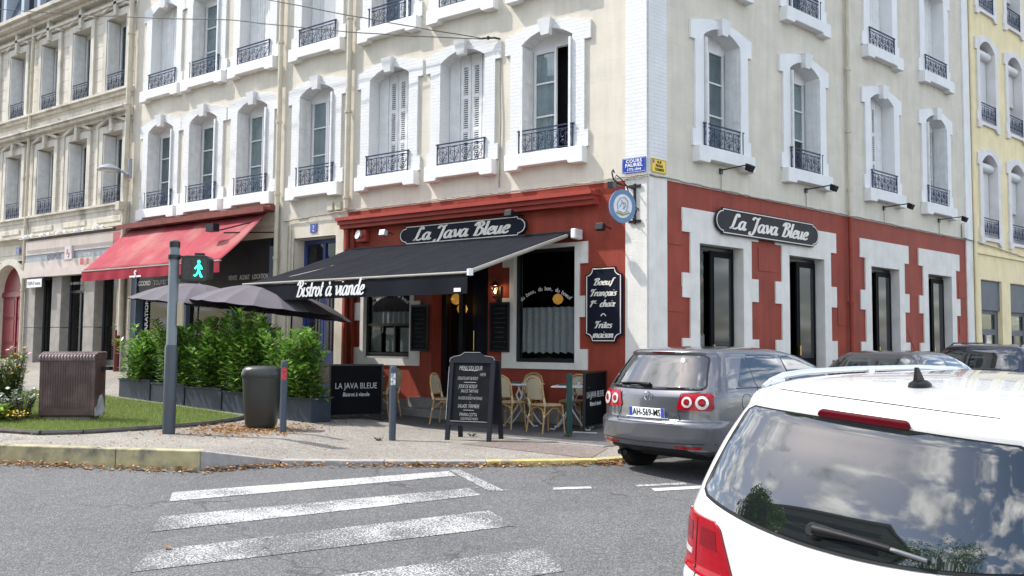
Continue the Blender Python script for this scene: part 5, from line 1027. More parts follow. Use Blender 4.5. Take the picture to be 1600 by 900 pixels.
# parasols
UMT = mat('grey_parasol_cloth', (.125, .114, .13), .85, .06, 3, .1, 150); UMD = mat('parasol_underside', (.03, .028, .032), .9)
def parasol(x, y, ztop, rad, tilt, label):
    o = tag(empty('parasol', (x, y, gz(x, y))), label, 'parasol', 'grey terrace parasols'); H = ztop - o.location.z; k = 16; axis = Vector((-RT2.y, RT2.x, 0))
    rotm = Matrix.Rotation(tilt, 4, axis); zc = H - .5
    def pt(j, v, q=0.):
        a = 2 * NA * (j + q) / k; sq = abs(math.sin(q * NA)); r = rad * v * (1 - .03 * sq * v); hgt = .5 - .42 * v ** 1.9 - .015 * sq * v
        return Vector((0, 0, zc)) + rotm @ Vector((r * math.cos(a), r * math.sin(a), hgt))
    for j in range(k):
        b = MB(); b.grid(lambda u, v: tuple(pt(j, max(v, .02), u)), 4, 8); b.build('canopy_panel', UMT, o, smooth=60)
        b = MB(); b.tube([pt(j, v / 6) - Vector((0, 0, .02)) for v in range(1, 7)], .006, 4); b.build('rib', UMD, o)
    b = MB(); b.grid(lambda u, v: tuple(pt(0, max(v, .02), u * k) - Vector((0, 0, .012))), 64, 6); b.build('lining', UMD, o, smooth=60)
    MB().cyl((0, 0, .05), pt(0, 0), .02, 10).build('pole', DGR, o); tip = pt(0, 0); MB().lathe([(.012, -.02), (.025, .0), (.012, .04), (.004, .06)], 8, tip).build('finial', MGR, o); MB().slab([(-.22, -.22), (.22, -.22), (.22, .22), (-.22, .22)], .002, .06).build('base', BLACKP, o)
parasol(-6.95, -2.55, 2.52, 1.36, R(6), 'front grey parasol rising above the middle of the hedge'); parasol(-8.75, -2.75, 2.6, 1.32, R(5), 'leftmost grey parasol behind the signal pole'); parasol(-7.45, -1.45, 2.42, 1.25, R(6), 'rear grey parasol tucked under the black awning valance')
# ================================================================= vehicles
def carpaint(name, col, rough=.3, metal=0., coat=1.):
    return mat(name, col, rough, .03, 2, metal=metal, coat=coat)
CGL = mat('tinted_car_glass', (.008, .01, .011), .02, 0, spec=1.0, coat=1.); CBL = mat('black_trim', (.012, .012, .013), .5, .1); TYRE = mat('tyre_rubber', (.012, .012, .012), .8, .1, 20); RIM = mat('alloy_rim', (.45, .46, .48), .3, .05, metal=.8)
REDL = mat('red_lamp_lens', (.27, .003, .01), .12, .12, 25, spec=.3); DREDL = mat('dark_red_lens', (.075, .003, .007), .15, 0, spec=.3); MREDL = mat('mid_red_lens', (.16, .003, .009), .15, .1, 30, spec=.3); CLRL = mat('clear_lamp', (.62, .6, .6), .12, .1, 60, metal=.3); CHROME = mat('chrome', (.75, .76, .78), .12, 0, metal=1); SEAM = mat('panel_gap', (.006, .006, .007), .7, 0)
def pchip(T):
    xs = [t[0] for t in T]; K = len(T[0]) - 1
    sl = []
    for k in range(K):
        ys = [t[k + 1] for t in T]; h = [xs[i + 1] - xs[i] for i in range(len(xs) - 1)]; d = [(ys[i + 1] - ys[i]) / h[i] for i in range(len(h))]; m = [d[0]]
        for i in range(1, len(d)): m.append(0 if d[i - 1] * d[i] <= 0 else 2 * d[i - 1] * d[i] / (d[i - 1] + d[i]))
        m.append(d[-1]); sl.append((ys, m))
    def f(x):
        x = min(max(x, xs[0]), xs[-1]); i = 0
        while i < len(xs) - 2 and x > xs[i + 1]: i += 1
        h = xs[i + 1] - xs[i]; t = (x - xs[i]) / h; out = []
        for ys, m in sl: out.append((2 * t ** 3 - 3 * t * t + 1) * ys[i] + (t ** 3 - 2 * t * t + t) * h * m[i] + (-2 * t ** 3 + 3 * t * t) * ys[i + 1] + (t ** 3 - t * t) * h * m[i + 1])
        return out
    return f
class Car:
    # table rows: height, rear end u, front end u, half width, rear corner depth ; u runs forwards, v to the left, w up
    def __init__(s, name, label, cat, loc, rz, table, paint, n=2.6, nf=2.6, cf=.55):
        s.f = pchip(table); s.n = n; s.cf = cf; s.nf = nf; s.T = table; s.paint = paint
        s.o = tag(empty(name, loc, rz), label, cat, None)
        ws = [table[0][0] + (table[-1][0] - table[0][0]) * (i / 70) for i in range(71)]; ws = sorted(set(ws + [t[0] for t in table]))
        b = MB(); rings = []
        for w in ws: rings.append([Vector((u, v, w)) for u, v in s.outline(w)])
        K = len(rings[0]); b.v = [tuple(p) for r_ in rings for p in r_]
        b.f = [(i * K + j, i * K + (j + 1) % K, (i + 1) * K + (j + 1) % K, (i + 1) * K + j) for i in range(len(rings) - 1) for j in range(K)]
        b.f += [tuple(range(K - 1, -1, -1)), tuple(range((len(rings) - 1) * K, len(rings) * K))]; b.mi = [0] * len(b.f)
        s.body = b.build('body', paint, s.o, smooth=55)
    def outline(s, w):
        ur, uf, W, cd = s.f(w); n = s.n; half = []; k = 12; L = uf - ur; cd = min(cd, L * .45); cf = min(s.cf, L * .45)
        for i in range(k + 1):
            th = i / k * NA / 2; half.append((ur + cd * (1 - math.cos(th) ** (2 / n)), W * math.sin(th) ** (2 / n)))
        for i in range(1, 12): half.append((ur + cd + (L - cd - cf) * i / 12, W * (1 + .012 * math.sin(i / 12 * NA))))
        for i in range(k + 1):
            th = (1 - i / k) * NA / 2; half.append((uf - cf * (1 - math.cos(th) ** (2 / s.nf)), W * math.sin(th) ** (2 / s.nf)))
        return [(u, v) for u, v in half] + [(u, -v) for u, v in half[-2:0:-1]]
    def rear(s, v, w, off=0.):
        def P(v, w):
            ur, uf, W, cd = s.f(w); a = min(abs(v) / W, .999); c = (1 - a ** s.n) ** (1 / s.n); return Vector((ur + cd * (1 - c), v, w))
        p = P(v, w)
        if off:
            e = .004; n_ = (P(v + e, w) - P(v - e, w)).cross(P(v, w + e) - P(v, w - e)); n_.normalize()
            if n_.x > 0: n_ = -n_
            p = p + n_ * off
        return p
    def side(s, u, w, sg, off=0.):
        def P(u, w):
            ur, uf, W, cd = s.f(w); x = u - ur; y = uf - u
            if x < cd: c = min(1, max(0, 1 - x / cd)); v = W * max(0, 1 - c ** s.n) ** (1 / s.n)
            elif y < s.cf: c = min(1, max(0, 1 - y / s.cf)); v = W * max(0, 1 - c ** s.nf) ** (1 / s.nf)
            else: v = W * (1 + .012 * math.sin((x - cd) / (uf - ur - cd - s.cf) * NA))
            return Vector((u, v * sg, w))
        p = P(u, w)
        if off:
            e = .01; n_ = (P(u + e, w) - P(u - e, w)).cross(P(u, w + e) - P(u, w - e))
            n_.normalize()
            if n_.y * sg < 0: n_ = -n_
            p = p + n_ * off
        return p
    def patch(s, name, rows, m, where, off=.004, nu=14, nv=12, sg=1, parent=None, smooth=60):
        z = [r_[0] for r_ in rows]
        def rowat(t):
            x = z[0] + (z[-1] - z[0]) * t; i = 0
            while i < len(z) - 2 and x > z[i + 1]: i += 1
            q = (x - z[i]) / (z[i + 1] - z[i]) if z[i + 1] != z[i] else 0; return x, rows[i][1] + (rows[i + 1][1] - rows[i][1]) * q, rows[i][2] + (rows[i + 1][2] - rows[i][2]) * q, (rows[i][3] + (rows[i + 1][3] - rows[i][3]) * q if len(rows[0]) > 3 else 0)
        b = MB()
        def fn(u, v):
            w, a, c, bow = rowat(v); x = a + (c - a) * u; wz = w + bow * (1 - (2 * u - 1) ** 2)
            return tuple(s.rear(x, wz, off) if where == 'rear' else s.side(x, wz, sg, off))
        b.grid(fn, nu, nv)
        # skirt back into the body
        k = nu + 1; edge = list(range(k)) + [i * k + nu for i in range(1, nv + 1)] + [nv * k + i for i in range(nu - 1, -1, -1)] + [i * k for i in range(nv - 1, 0, -1)]
        base = len(b.v); cen = Vector((0, 0, 0))
        for i in edge:
            p = Vector(b.v[i]); q = p + (Vector((off * 2 + .006, 0, 0)) if where == 'rear' else Vector((0, -sg * (off * 2 + .006), 0))); b.v.append(tuple(q))
        E_ = len(edge)
        for i in range(E_): b.f.append((edge[i], edge[(i + 1) % E_], base + (i + 1) % E_, base + i)); b.mi.append(0)
        return b.build(name, m, parent or s.o, smooth=smooth)
    def line(s, name, pts, r, m, where, sg=1, off=.0, k=5, sub=8, parent=None):
        P = []
        for i in range(len(pts) - 1):
            for q in range(sub): t = q / sub; a = pts[i][0] + (pts[i + 1][0] - pts[i][0]) * t; c = pts[i][1] + (pts[i + 1][1] - pts[i][1]) * t; P.append(s.rear(a, c, off or .0005) if where == 'rear' else s.side(a, c, sg, off or .0005))
        P.append(s.rear(*pts[-1], off or .0005) if where == 'rear' else s.side(*pts[-1], sg, off or .0005)); return MB().tube(P, r, k).build(name, m, parent or s.o, smooth=60)
    def wheels(s, us, track, r, wd=.21):
        for u in us:
            for sg in (-1, 1):
                w = put('wheel', None, s.o, (u, sg * track, r)); w.rotation_euler = (0, 0, 0)
                MB().tube([(0, -wd / 2, 0), (0, -wd / 2 + .03, 0), (0, wd / 2 - .03, 0), (0, wd / 2, 0)], [r - .03, r, r, r - .03], 32).build('tyre', TYRE, w, smooth=40)
                b = MB().tube([(0, sg * (wd / 2 - .02), 0), (0, sg * (wd / 2 + .004), 0)], [r * .66, r * .64], 28)
                for q in range(5): a = q * 2 * NA / 5; d = Vector((math.cos(a), 0, math.sin(a))); b.tube([Vector((0, sg * (wd / 2 + .01), 0)) + d * .03, Vector((0, sg * (wd / 2 + .008), 0)) + d * r * .6], [.05, .035], 5)
                b.build('rim', RIM, w, smooth=40)
                P = []
                kk = 20; bb = MB(); ra = r + .055
                for q in range(kk + 1): a = -.35 + (NA + .7) * q / kk; P.append((u + ra * math.cos(a), max(s.T[0][0] + .005, r + ra * math.sin(a))))
                def fn(uu, vv):
                    q = P[round(uu * kk)]; x = u + (q[0] - u) * vv; z_ = r + (q[1] - r) * vv; return tuple(s.side(x, max(z_, s.T[0][0] + .004), sg, .003))
                bb.grid(fn, kk, 5); bb.build('wheel_arch', CBL, s.o, smooth=60)
def rounded(w0, w1, a0, a1, c0, c1, r=.05, bow0=0, bow1=0, k=4):   # rows for a patch with rounded corners, sides running (a0,c0) at w0 to (a1,c1) at w1
    rows = []; H = w1 - w0
    ts = [r * (1 - math.cos(i / k * NA / 2)) for i in range(k + 1)]; zs = [w0 + t for t in ts] + [w1 - t for t in ts[::-1]]
    for z in zs:
        d = min(z - w0, w1 - z); ins = 0 if d >= r else r - math.sqrt(max(0, r * r - (r - d) ** 2)); t = (z - w0) / H; rows.append((z, a0 + (a1 - a0) * t + ins, c0 + (c1 - c0) * t - ins, bow0 + (bow1 - bow0) * t))
    return rows
def sidewindows(c, m=CGL, wins=(), sgs=(-1, 1)):
    for sg in sgs:
        for w0, w1, a0, a1, c0, c1 in wins: c.patch('side_window', rounded(w0, w1, a0, a1, c0, c1, .035), m, 'side', .004, sg=sg)
# ---- grey car parked at the corner
GP = carpaint('metallic_grey_paint', (.112, .114, .13), .26, .55)
gp = Vector((2.25, -4.42, 0)); 
GOLF = [(.25, .40, 3.95, .64, .35), (.30, .16, 4.1, .77, .36), (.37, .04, 4.17, .845, .38), (.5, .0, 4.2, .873, .40), (.62, .0, 4.2, .88, .40), (.665, .02, 4.19, .88, .40), (.69, .075, 4.18, .88, .38), (.8, .085, 4.12, .876, .36), (.93, .10, 3.95, .868, .34), (1.0, .13, 3.6, .855, .33), (1.05, .16, 3.25, .835, .32), (1.2, .25, 2.95, .775, .3), (1.34, .335, 2.62, .705, .3), (1.41, .375, 2.4, .665, .3), (1.445, .36, 2.25, .63, .28), (1.475, .40, 2.1, .575, .3), (1.50, .62, 1.9, .46, .35), (1.515, .95, 1.65, .28, .3), (1.52, 1.15, 1.5, .1, .1)]
g = Car('grey_hatchback', 'metallic grey tall hatchback parked at the kerb by the corner', 'car', (gp.x, gp.y, roadz(gp.x, gp.y)), A2 - R(1), GOLF, GP)
g.patch('rear_window', rounded(1.035, 1.40, -.70, -.575, .70, .575, .05, -.012, .012), CGL, 'rear', .005, 22, 14)
g.patch('window_seal', rounded(1.02, 1.412, -.72, -.59, .72, .59, .055, -.012, .012), CBL, 'rear', .002, 22, 14)
g.patch('spoiler_lamp', [(1.432, -.16, .16), (1.448, -.16, .16)], DREDL, 'rear', .004, 10, 2)
for sg in (-1, 1):
    t = g.patch('tail_light', rounded(.80, .985, sg * .80 if sg < 0 else .40, sg * .79 if sg < 0 else .46, -.40 if sg < 0 else .80, -.46 if sg < 0 else .79, .03), REDL, 'rear', .012, 18, 8)
    for v, r_ in ((.535, .062), (.70, .076)):
        p = g.rear(sg * v, .888, .014); e = .01; n_ = (g.rear(sg * v + e, .888) - g.rear(sg * v - e, .888)).cross(g.rear(sg * v, .888 + e) - g.rear(sg * v, .888 - e)).normalized(); n_ = n_ if n_.x < 0 else -n_
        q = n_.to_track_quat('Z', 'Y'); b = MB(); b.lathe([(r_, 0), (r_, .006), (r_ * .62, .012), (r_ * .55, .002)], 22, cap=False); b.build('lamp_ring', CLRL, t, p, rot=q.to_euler(), smooth=40); b = MB(); b.lathe([(r_ * .5, .002), (r_ * .45, .014), (r_ * .1, .018)], 18); b.build('lamp_bulb', REDL, t, p, rot=q.to_euler(), smooth=60)
    g.patch('reflector', [(.375, .44 if sg > 0 else -.70, .70 if sg > 0 else -.44), (.405, .42 if sg > 0 else -.72, .72 if sg > 0 else -.42)], REDL, 'rear', .005, 10, 2)
g.patch('bumper_insert', [(.265, -.6, .6), (.31, -.66, .66), (.365, -.55, .55)], CBL, 'rear', .004, 18, 6)
g.line('bumper_crease', [(-.84, .44), (0, .425), (.84, .44)], .005, SEAM, 'rear')
pl = g.patch('plate_recess', rounded(.70, .80, -.33, -.31, .33, .31, .02), GP, 'rear', .002, 10, 4)
plm = put('number_plate', None, g.o, g.rear(0, .75, .012)); plm.rotation_euler = (R(4), 0, -NA / 2)
MB().box(-.26, .26, -.006, .004, -.055, .055).build('plate', EW, plm, bevel=.004); MB().box(-.26, -.215, -.008, -.005, -.055, .055).build('band', EBLUE, plm); MB().box(.215, .26, -.008, -.005, -.055, .055).build('band', EBLUE, plm); text('AH-569-MS', SEAM, plm, (0, -.008, 0), .112, sx=.78, bold=.0008)
g.line('plate_trim', [(-.31, .69), (.31, .69)], .009, CHROME, 'rear', off=.012)
em = put('emblem', None, g.o, g.rear(0, .93, .008)); em.rotation_euler = (R(10), 0, -NA / 2)
MB().tube([(.055 * math.cos(t / 20 * 2 * NA), 0, .055 * math.sin(t / 20 * 2 * NA)) for t in range(20)], .006, 5, closed=True).build('ring', CHROME, em, smooth=60)
b = MB(); b.tube([(-.025, -.004, .045), (0, -.004, .005), (.025, -.004, .045)], .006, 4); b.tube([(-.046, -.004, .022), (-.022, -.004, -.043), (0, -.004, -.004), (.022, -.004, -.043), (.046, -.004, .022)], .006, 4); b.build('letters', CHROME, em)
tx = put('badge', None, g.o, g.rear(-.36, .74, .004)); tx.rotation_euler = (0, 0, -NA / 2 + .1); text('TDI', CHROME, tx, (0, 0, 0), .05, bold=.001)
for pts in ([(-.66, 1.0), (-.44, .98), (-.42, .8), (-.46, .68), (-.40, .645), (.40, .645), (.46, .68), (.42, .8), (.44, .98)],): g.line('tailgate_gap', pts, .004, SEAM, 'rear', sub=4)
b = MB(); P = [g.rear(.02 + .5 * t / 6 * 1.0, 1.06 + .012 * math.sin(t / 6 * NA), .02) for t in range(7)]; b.tube(P, [.022, .018, .014, .012, .011, .01, .008], 6); b.build('rear_wiper', CBL, g.o, smooth=60)
b = MB(); [b.tube([(.16, .42 + q * .085, .25), (.45, .42 + q * .085, .26)], .033, 14) for q in (0, 1)]; b.build('exhaust', CBL, g.o, smooth=50)
sidewindows(g, wins=((1.06, 1.385, .66, .92, .98, .98), (1.06, 1.42, 1.0, 1.0, 1.66, 1.62), (1.06, 1.41, 1.76, 1.72, 2.75, 2.18)))
for sg in (-1, 1):
    g.line('door_gap', [(1.02, 1.06), (.98, .9), (1.1, .7), (1.2, .5), (1.2, .3)], .004, SEAM, 'side', sg); g.line('door_gap', [(1.72, 1.42), (1.74, 1.0), (1.72, .3)], .004, SEAM, 'side', sg)
    g.line('waist_trim', [(.62, 1.045), (2.8, 1.045)], .006, CBL, 'side', sg)
    g.line('door_handle', [(1.12, .93), (1.3, .93)], .016, GP, 'side', sg, off=.02); g.line('door_handle', [(1.88, .93), (2.06, .93)], .016, GP, 'side', sg, off=.02)
    m_ = MB().lathe([(.02, -.06), (.09, -.05), (.1, .03), (.05, .08)], 12, sx=.6, sy=1); m_.build('mirror', GP, g.o, (2.75, sg * .93, 1.08), smooth=60)
g.line('fuel_flap', [(.78 + .1 * math.cos(t / 16 * 2 * NA), .88 + .1 * math.sin(t / 16 * 2 * NA)) for t in range(17)], .003, SEAM, 'side', -1, sub=1)
g.wheels((.80, 3.38), .745, .315)
MB().box(.6, 3.6, -.55, .55, .2, .3).build('underbody', CBL, g.o)
# ---- white car in the foreground
WP = carpaint('white_paint', (.70, .70, .69), .25, 0)
TOU = [(.2, .22, 4.1, .76, .35), (.35, .05, 4.3, .86, .4), (.5, .0, 4.38, .895, .42), (.66, .0, 4.4, .90, .42), (.73, .05, 4.38, .90, .40), (.85, .06, 4.3, .897, .38), (.97, .072, 4.0, .887, .36), (1.03, .095, 3.6, .877, .35), (1.1, .12, 3.4, .86, .34), (1.3, .215, 3.1, .80, .30), (1.44, .293, 2.75, .74, .27), (1.485, .315, 2.65, .716, .26), (1.51, .312, 2.6, .70, .25), (1.54, .325, 2.65, .682, .24), (1.57, .365, 2.65, .662, .25), (1.605, .5, 2.6, .615, .3), (1.63, .74, 2.5, .53, .35), (1.645, 1.0, 2.35, .41, .35), (1.655, 1.25, 2.1, .24, .3), (1.658, 1.4, 1.9, .1, .1)]
wc = Car('white_minivan', 'white people carrier with roof rails and dark rear window in the foreground', 'car', (5.938, -9.998, -.425), R(75.4), TOU, WP)
wc.o.rotation_euler = (Matrix.Rotation(R(75.4), 3, 'Z') @ Matrix.Rotation(.074, 3, 'X') @ Matrix.Rotation(-.013, 3, 'Y')).to_euler()
rw = rounded(1.065, 1.485, -.745, -.635, .745, .635, .05, -.068, .006); wc.patch('rear_window', rw, CGL, 'rear', .006, 30, 18); wc.patch('window_seal', rounded(1.05, 1.492, -.765, -.65, .765, .65, .055, -.066, .006), CBL, 'rear', .003, 30, 18)
wc.line('tailgate_gap', [(v / 10, 1.578 + .004 * (1 - (v / 5) ** 2)) for v in range(-5, 6)], .0025, SEAM, 'rear', sub=2)
for sg in (-1, 1):
    a, c_ = (.42, .875) if sg > 0 else (-.875, -.42); a1, c1 = (.56, .868) if sg > 0 else (-.868, -.56)
    t = wc.patch('tail_light', rounded(.70, .965, a, a1, c_, c1, .03), REDL, 'rear', .014, 18, 10)
    t2 = wc.patch('tail_light_side', rounded(.72, .955, .22, .25, .46, .38, .03), REDL, 'side', .012, 12, 10, sg=sg, parent=None)
    wc.patch('reversing_strip', [(.775, (.74 if sg > 0 else -.86), (.86 if sg > 0 else -.74)), (.80, (.74 if sg > 0 else -.86), (.86 if sg > 0 else -.74))], CLRL, 'rear', .016, 8, 2, parent=t)
    wc.line('lamp_divider', [(sg * .70, .71), (sg * .715, .955)], .004, DREDL, 'rear', off=.014, parent=t)
    for z0, z1 in ((.84, .925),): wc.patch('lamp_segment', [(z0, sg * .55 if sg > 0 else -.68, .68 if sg > 0 else -.55), (z1, sg * .57 if sg > 0 else -.68, .68 if sg > 0 else -.57)], MREDL, 'rear', .0155, 8, 2, parent=t); wc.patch('lamp_segment', [(z0, .745 if sg > 0 else -.84, .84 if sg > 0 else -.745), (z1, .75 if sg > 0 else -.835, .835 if sg > 0 else -.75)], MREDL, 'rear', .0155, 8, 2, parent=t)
    wc.line('tailgate_gap', [(sg * .70, .70), (sg * .69, .66)], .004, SEAM, 'rear')
wc.patch('brake_light', rounded(1.497, 1.53, -.215, -.2, .215, .2, .015), DREDL, 'rear', .006, 16, 6)
b = MB(); P = [wc.rear(.055 - .46 * t / 10, 1.055 - .018 * t / 10 + .012 * math.sin(t / 10 * 2.6), .03) for t in range(11)]; b.tube(P[:8], [.026, .024, .019, .017, .015, .014, .013, .012], 8); b.build('rear_wiper', CBL, wc.o, smooth=60); MB().tube(P[6:], .009, 6).build('wiper_blade', mat('wiper_grey', (.11, .115, .125), .35), wc.o, smooth=60)
b = MB(); c0 = wc.rear(.06, 1.05, .012); b.lathe([(.034, -.02), (.034, .02), (.024, .034)], 14); b.build('wiper_cap', CBL, wc.o, c0, rot=(0, R(-70), 0), smooth=50)
SILV = mat('silver_rail', (.62, .63, .65), .3, .05, metal=.6)
for sg in (-1, 1):
    rail = MB().tube([(.47, sg * .61, 1.575), (.54, sg * .612, 1.60), (.64, sg * .615, 1.625), (.85, sg * .618, 1.638), (1.3, sg * .62, 1.642), (2.0, sg * .61, 1.638), (2.4, sg * .6, 1.622), (2.58, sg * .585, 1.585)], [.012, .017, .017, .016, .016, .016, .016, .012], 8).build('roof_rail', SILV, wc.o, smooth=60)
    for u in (.60, 1.45, 2.3): MB().box(u - (.08 if u < 1 else .03), u + .03, sg * .607 - .014, sg * .607 + .014, 1.57, 1.615 if u < 1 else 1.643).build('rail_foot', SILV, rail, bevel=.008)
b = MB(); b.lathe([(.075, 0), (.07, .02), (.04, .035)], 16, (.80, 0, 1.628), sx=1.0, sy=.6); b.add([(.755, -.012, 1.65), (.755, .012, 1.65), (.83, .012, 1.65), (.83, -.012, 1.65), (.75, -.005, 1.722), (.75, .005, 1.722), (.77, .005, 1.722), (.77, -.005, 1.722)], [(0, 1, 5, 4), (1, 2, 6, 5), (2, 3, 7, 6), (3, 0, 4, 7), (4, 5, 6, 7)]); b.build('roof_antenna', CBL, wc.o, smooth=40)
sidewindows(wc, wins=((1.12, 1.47, .72, .86, 1.12, 1.12), (1.12, 1.5, 1.2, 1.2, 2.0, 1.95), (1.12, 1.5, 2.1, 2.05, 3.1, 2.55)))
wc.wheels((.95, 3.63), .76, .325); MB().box(.5, 3.8, -.6, .6, .15, .3).build('underbody', CBL, wc.o); wc.patch('bumper_insert', [(.25, -.6, .6), (.35, -.7, .7), (.42, -.6, .6)], CBL, 'rear', .004, 14, 5)
# ---- two dark cars farther up the side street
NAVYP = carpaint('dark_navy_paint', (.016, .02, .038), .3, .3); BLKP = carpaint('near_black_paint', (.022, .022, .028), .35, .2)
C2 = [(.18, .25, 3.85, .70, .35), (.3, .06, 4.0, .82, .38), (.5, .0, 4.05, .85, .38), (.7, .04, 4.02, .855, .36), (.9, .1, 3.8, .845, .34), (.98, .15, 3.3, .82, .32), (1.02, .2, 3.1, .80, .3), (1.2, .42, 2.7, .73, .3), (1.34, .6, 2.35, .65, .3), (1.41, .72, 2.15, .56, .3), (1.445, .95, 1.9, .4, .3), (1.455, 1.2, 1.6, .12, .1)]
p = r2(.78, 3.25); c2 = Car('dark_hatchback', 'dark hatchback parked ahead of the grey car, only its roof in view', 'car', (p.x, p.y, roadz(p.x, p.y)), A2, C2, BLKP)
c2.patch('rear_window', rounded(1.02, 1.33, -.66, -.56, .66, .56, .05), CGL, 'rear', .005, 16, 10); sidewindows(c2, wins=((1.03, 1.32, .75, .95, 1.45, 1.45), (1.03, 1.33, 1.55, 1.52, 2.7, 2.2))); c2.wheels((.75, 3.2), .72, .3)
for sg in (-1, 1): c2.patch('tail_light', rounded(.75, .95, .5 if sg > 0 else -.8, .55 if sg > 0 else -.78, .8 if sg > 0 else -.5, .78 if sg > 0 else -.55, .03), REDL, 'rear', .01, 8, 6)
MB().tube([(2.05, 0, 1.43), (1.75, 0, 1.8)], .004, 5).build('aerial', CBL, c2.o)
C3 = [(.22, .22, 4.4, .75, .35), (.4, .05, 4.5, .88, .4), (.65, .0, 4.55, .91, .4), (.85, .03, 4.5, .915, .4), (1.05, .08, 4.1, .90, .36), (1.12, .14, 3.6, .87, .33), (1.3, .32, 3.2, .80, .3), (1.45, .46, 2.9, .72, .3), (1.53, .48, 2.7, .64, .28), (1.57, .65, 2.5, .5, .3), (1.59, 1.0, 2.2, .2, .2), (1.595, 1.2, 1.9, .06, .1)]
p = r2(4.75, 3.3); c3 = Car('dark_estate_car', 'dark blue estate car parked at the far right edge of the photo', 'car', (p.x, p.y, roadz(p.x, p.y)), A2, C3, NAVYP)
c3.patch('rear_window', rounded(1.12, 1.47, -.74, -.62, .74, .62, .06), CGL, 'rear', .005, 16, 10); sidewindows(c3, wins=((1.13, 1.45, .75, .95, 1.5, 1.5), (1.13, 1.47, 1.6, 1.58, 3.0, 2.6))); c3.wheels((.9, 3.6), .77, .33)
for sg in (-1, 1): c3.patch('tail_light', rounded(.85, 1.05, .5 if sg > 0 else -.87, .55 if sg > 0 else -.85, .87 if sg > 0 else -.5, .85 if sg > 0 else -.55, .03), REDL, 'rear', .01, 8, 6); MB().tube([(.7, sg * .6, 1.53), (.9, sg * .6, 1.6), (2.3, sg * .6, 1.61), (2.5, sg * .58, 1.55)], .015, 6).build('roof_rail', CBL, c3.o)
# ================================================================= planting
def leafmat(name, a, c, rough=.4, trans=.25):
    m = bpy.data.materials.new(name); m.use_nodes = True; N = m.node_tree.nodes; L = m.node_tree.links; b = N['Principled BSDF']
    gg = N.new('ShaderNodeNewGeometry'); rm_ = N.new('ShaderNodeMix'); rm_.data_type = 'RGBA'; L.new(gg.outputs['Random Per Island'], rm_.inputs[0]); rm_.inputs[6].default_value = (*a, 1); rm_.inputs[7].default_value = (*c, 1)
    L.new(rm_.outputs[2], b.inputs['Base Color']); b.inputs['Roughness'].default_value = rough
    t = N.new('ShaderNodeBsdfTranslucent'); L.new(rm_.outputs[2], t.inputs[0]); x = N.new('ShaderNodeMixShader'); x.inputs[0].default_value = trans; L.new(b.outputs[0], x.inputs[1]); L.new(t.outputs[0], x.inputs[2]); L.new(x.outputs[0], N['Material Output'].inputs[0]); MC[name] = m
    return m
LAUREL = leafmat('laurel_leaves', (.06, .15, .02), (.24, .43, .07), .35, .3); TWIG = mat('brown_twig', (.09, .065, .035), .8)
def leaf(b, p, d, L_, w, up=Vector((0, 0, 1)), fold=.25, droop=.25):
    d = d.normalized(); s = d.cross(up)
    if s.length < 1e-4: s = Vector((1, 0, 0))
    s.normalize(); n_ = s.cross(d)
    m1 = p + d * L_ * .45 - n_ * L_ * droop * .12; tip = p + d * L_ - n_ * L_ * droop * .5; k = len(b.v)
    b.v += [tuple(p), tuple(m1 + s * w + n_ * w * fold), tuple(m1), tuple(m1 - s * w + n_ * w * fold), tuple(tip)]; b.f += [(k, k + 1, k + 2), (k, k + 2, k + 3), (k + 1, k + 4, k + 2), (k + 2, k + 4, k + 3)]; b.mi += [0] * 4
def rv(): 
    while True:
        v = Vector((random.uniform(-1, 1), random.uniform(-1, 1), random.uniform(-1, 1)))
        if .05 < v.length < 1: return v.normalized()
PLM = mat('slate_planter', (.04, .05, .065), .5, .1, 4)
def planter(x0, x1, y0, y1, h, label):
    xm, ym = (x0 + x1) / 2, (y0 + y1) / 2; zs = min(gz(x0, ym), gz(x1, ym)); o = tag(empty('planter', (xm, ym, zs)), label, 'planter', 'dark planters of the hedge'); a, c = (x1 - x0) / 2, (y1 - y0) / 2
    zt = h + (gz(x0, ym) + gz(x1, ym)) / 2 - zs
    MB().box(-a, a, -c, -c + .03, 0, zt).box(-a, a, c - .03, c, 0, zt).box(-a, -a + .03, -c + .03, c - .03, 0, zt).box(a - .03, a, -c + .03, c - .03, 0, zt).build('box', PLM, o, bevel=.006)
    MB().box(-a - .012, a + .012, -c - .012, -c + .035, zt, zt + .035).box(-a - .012, a + .012, c - .035, c + .012, zt, zt + .035).box(-a - .012, -a + .035, -c + .035, c - .035, zt, zt + .035).box(a - .035, a + .012, -c + .035, c - .035, zt, zt + .035).build('rim', PLM, o)
    MB().box(-a + .03, a - .03, -c + .03, c - .03, zt - .08, zt - .04).build('soil', mat('soil', (.05, .035, .025), .95, .3, 20), o); return o, zs + zt
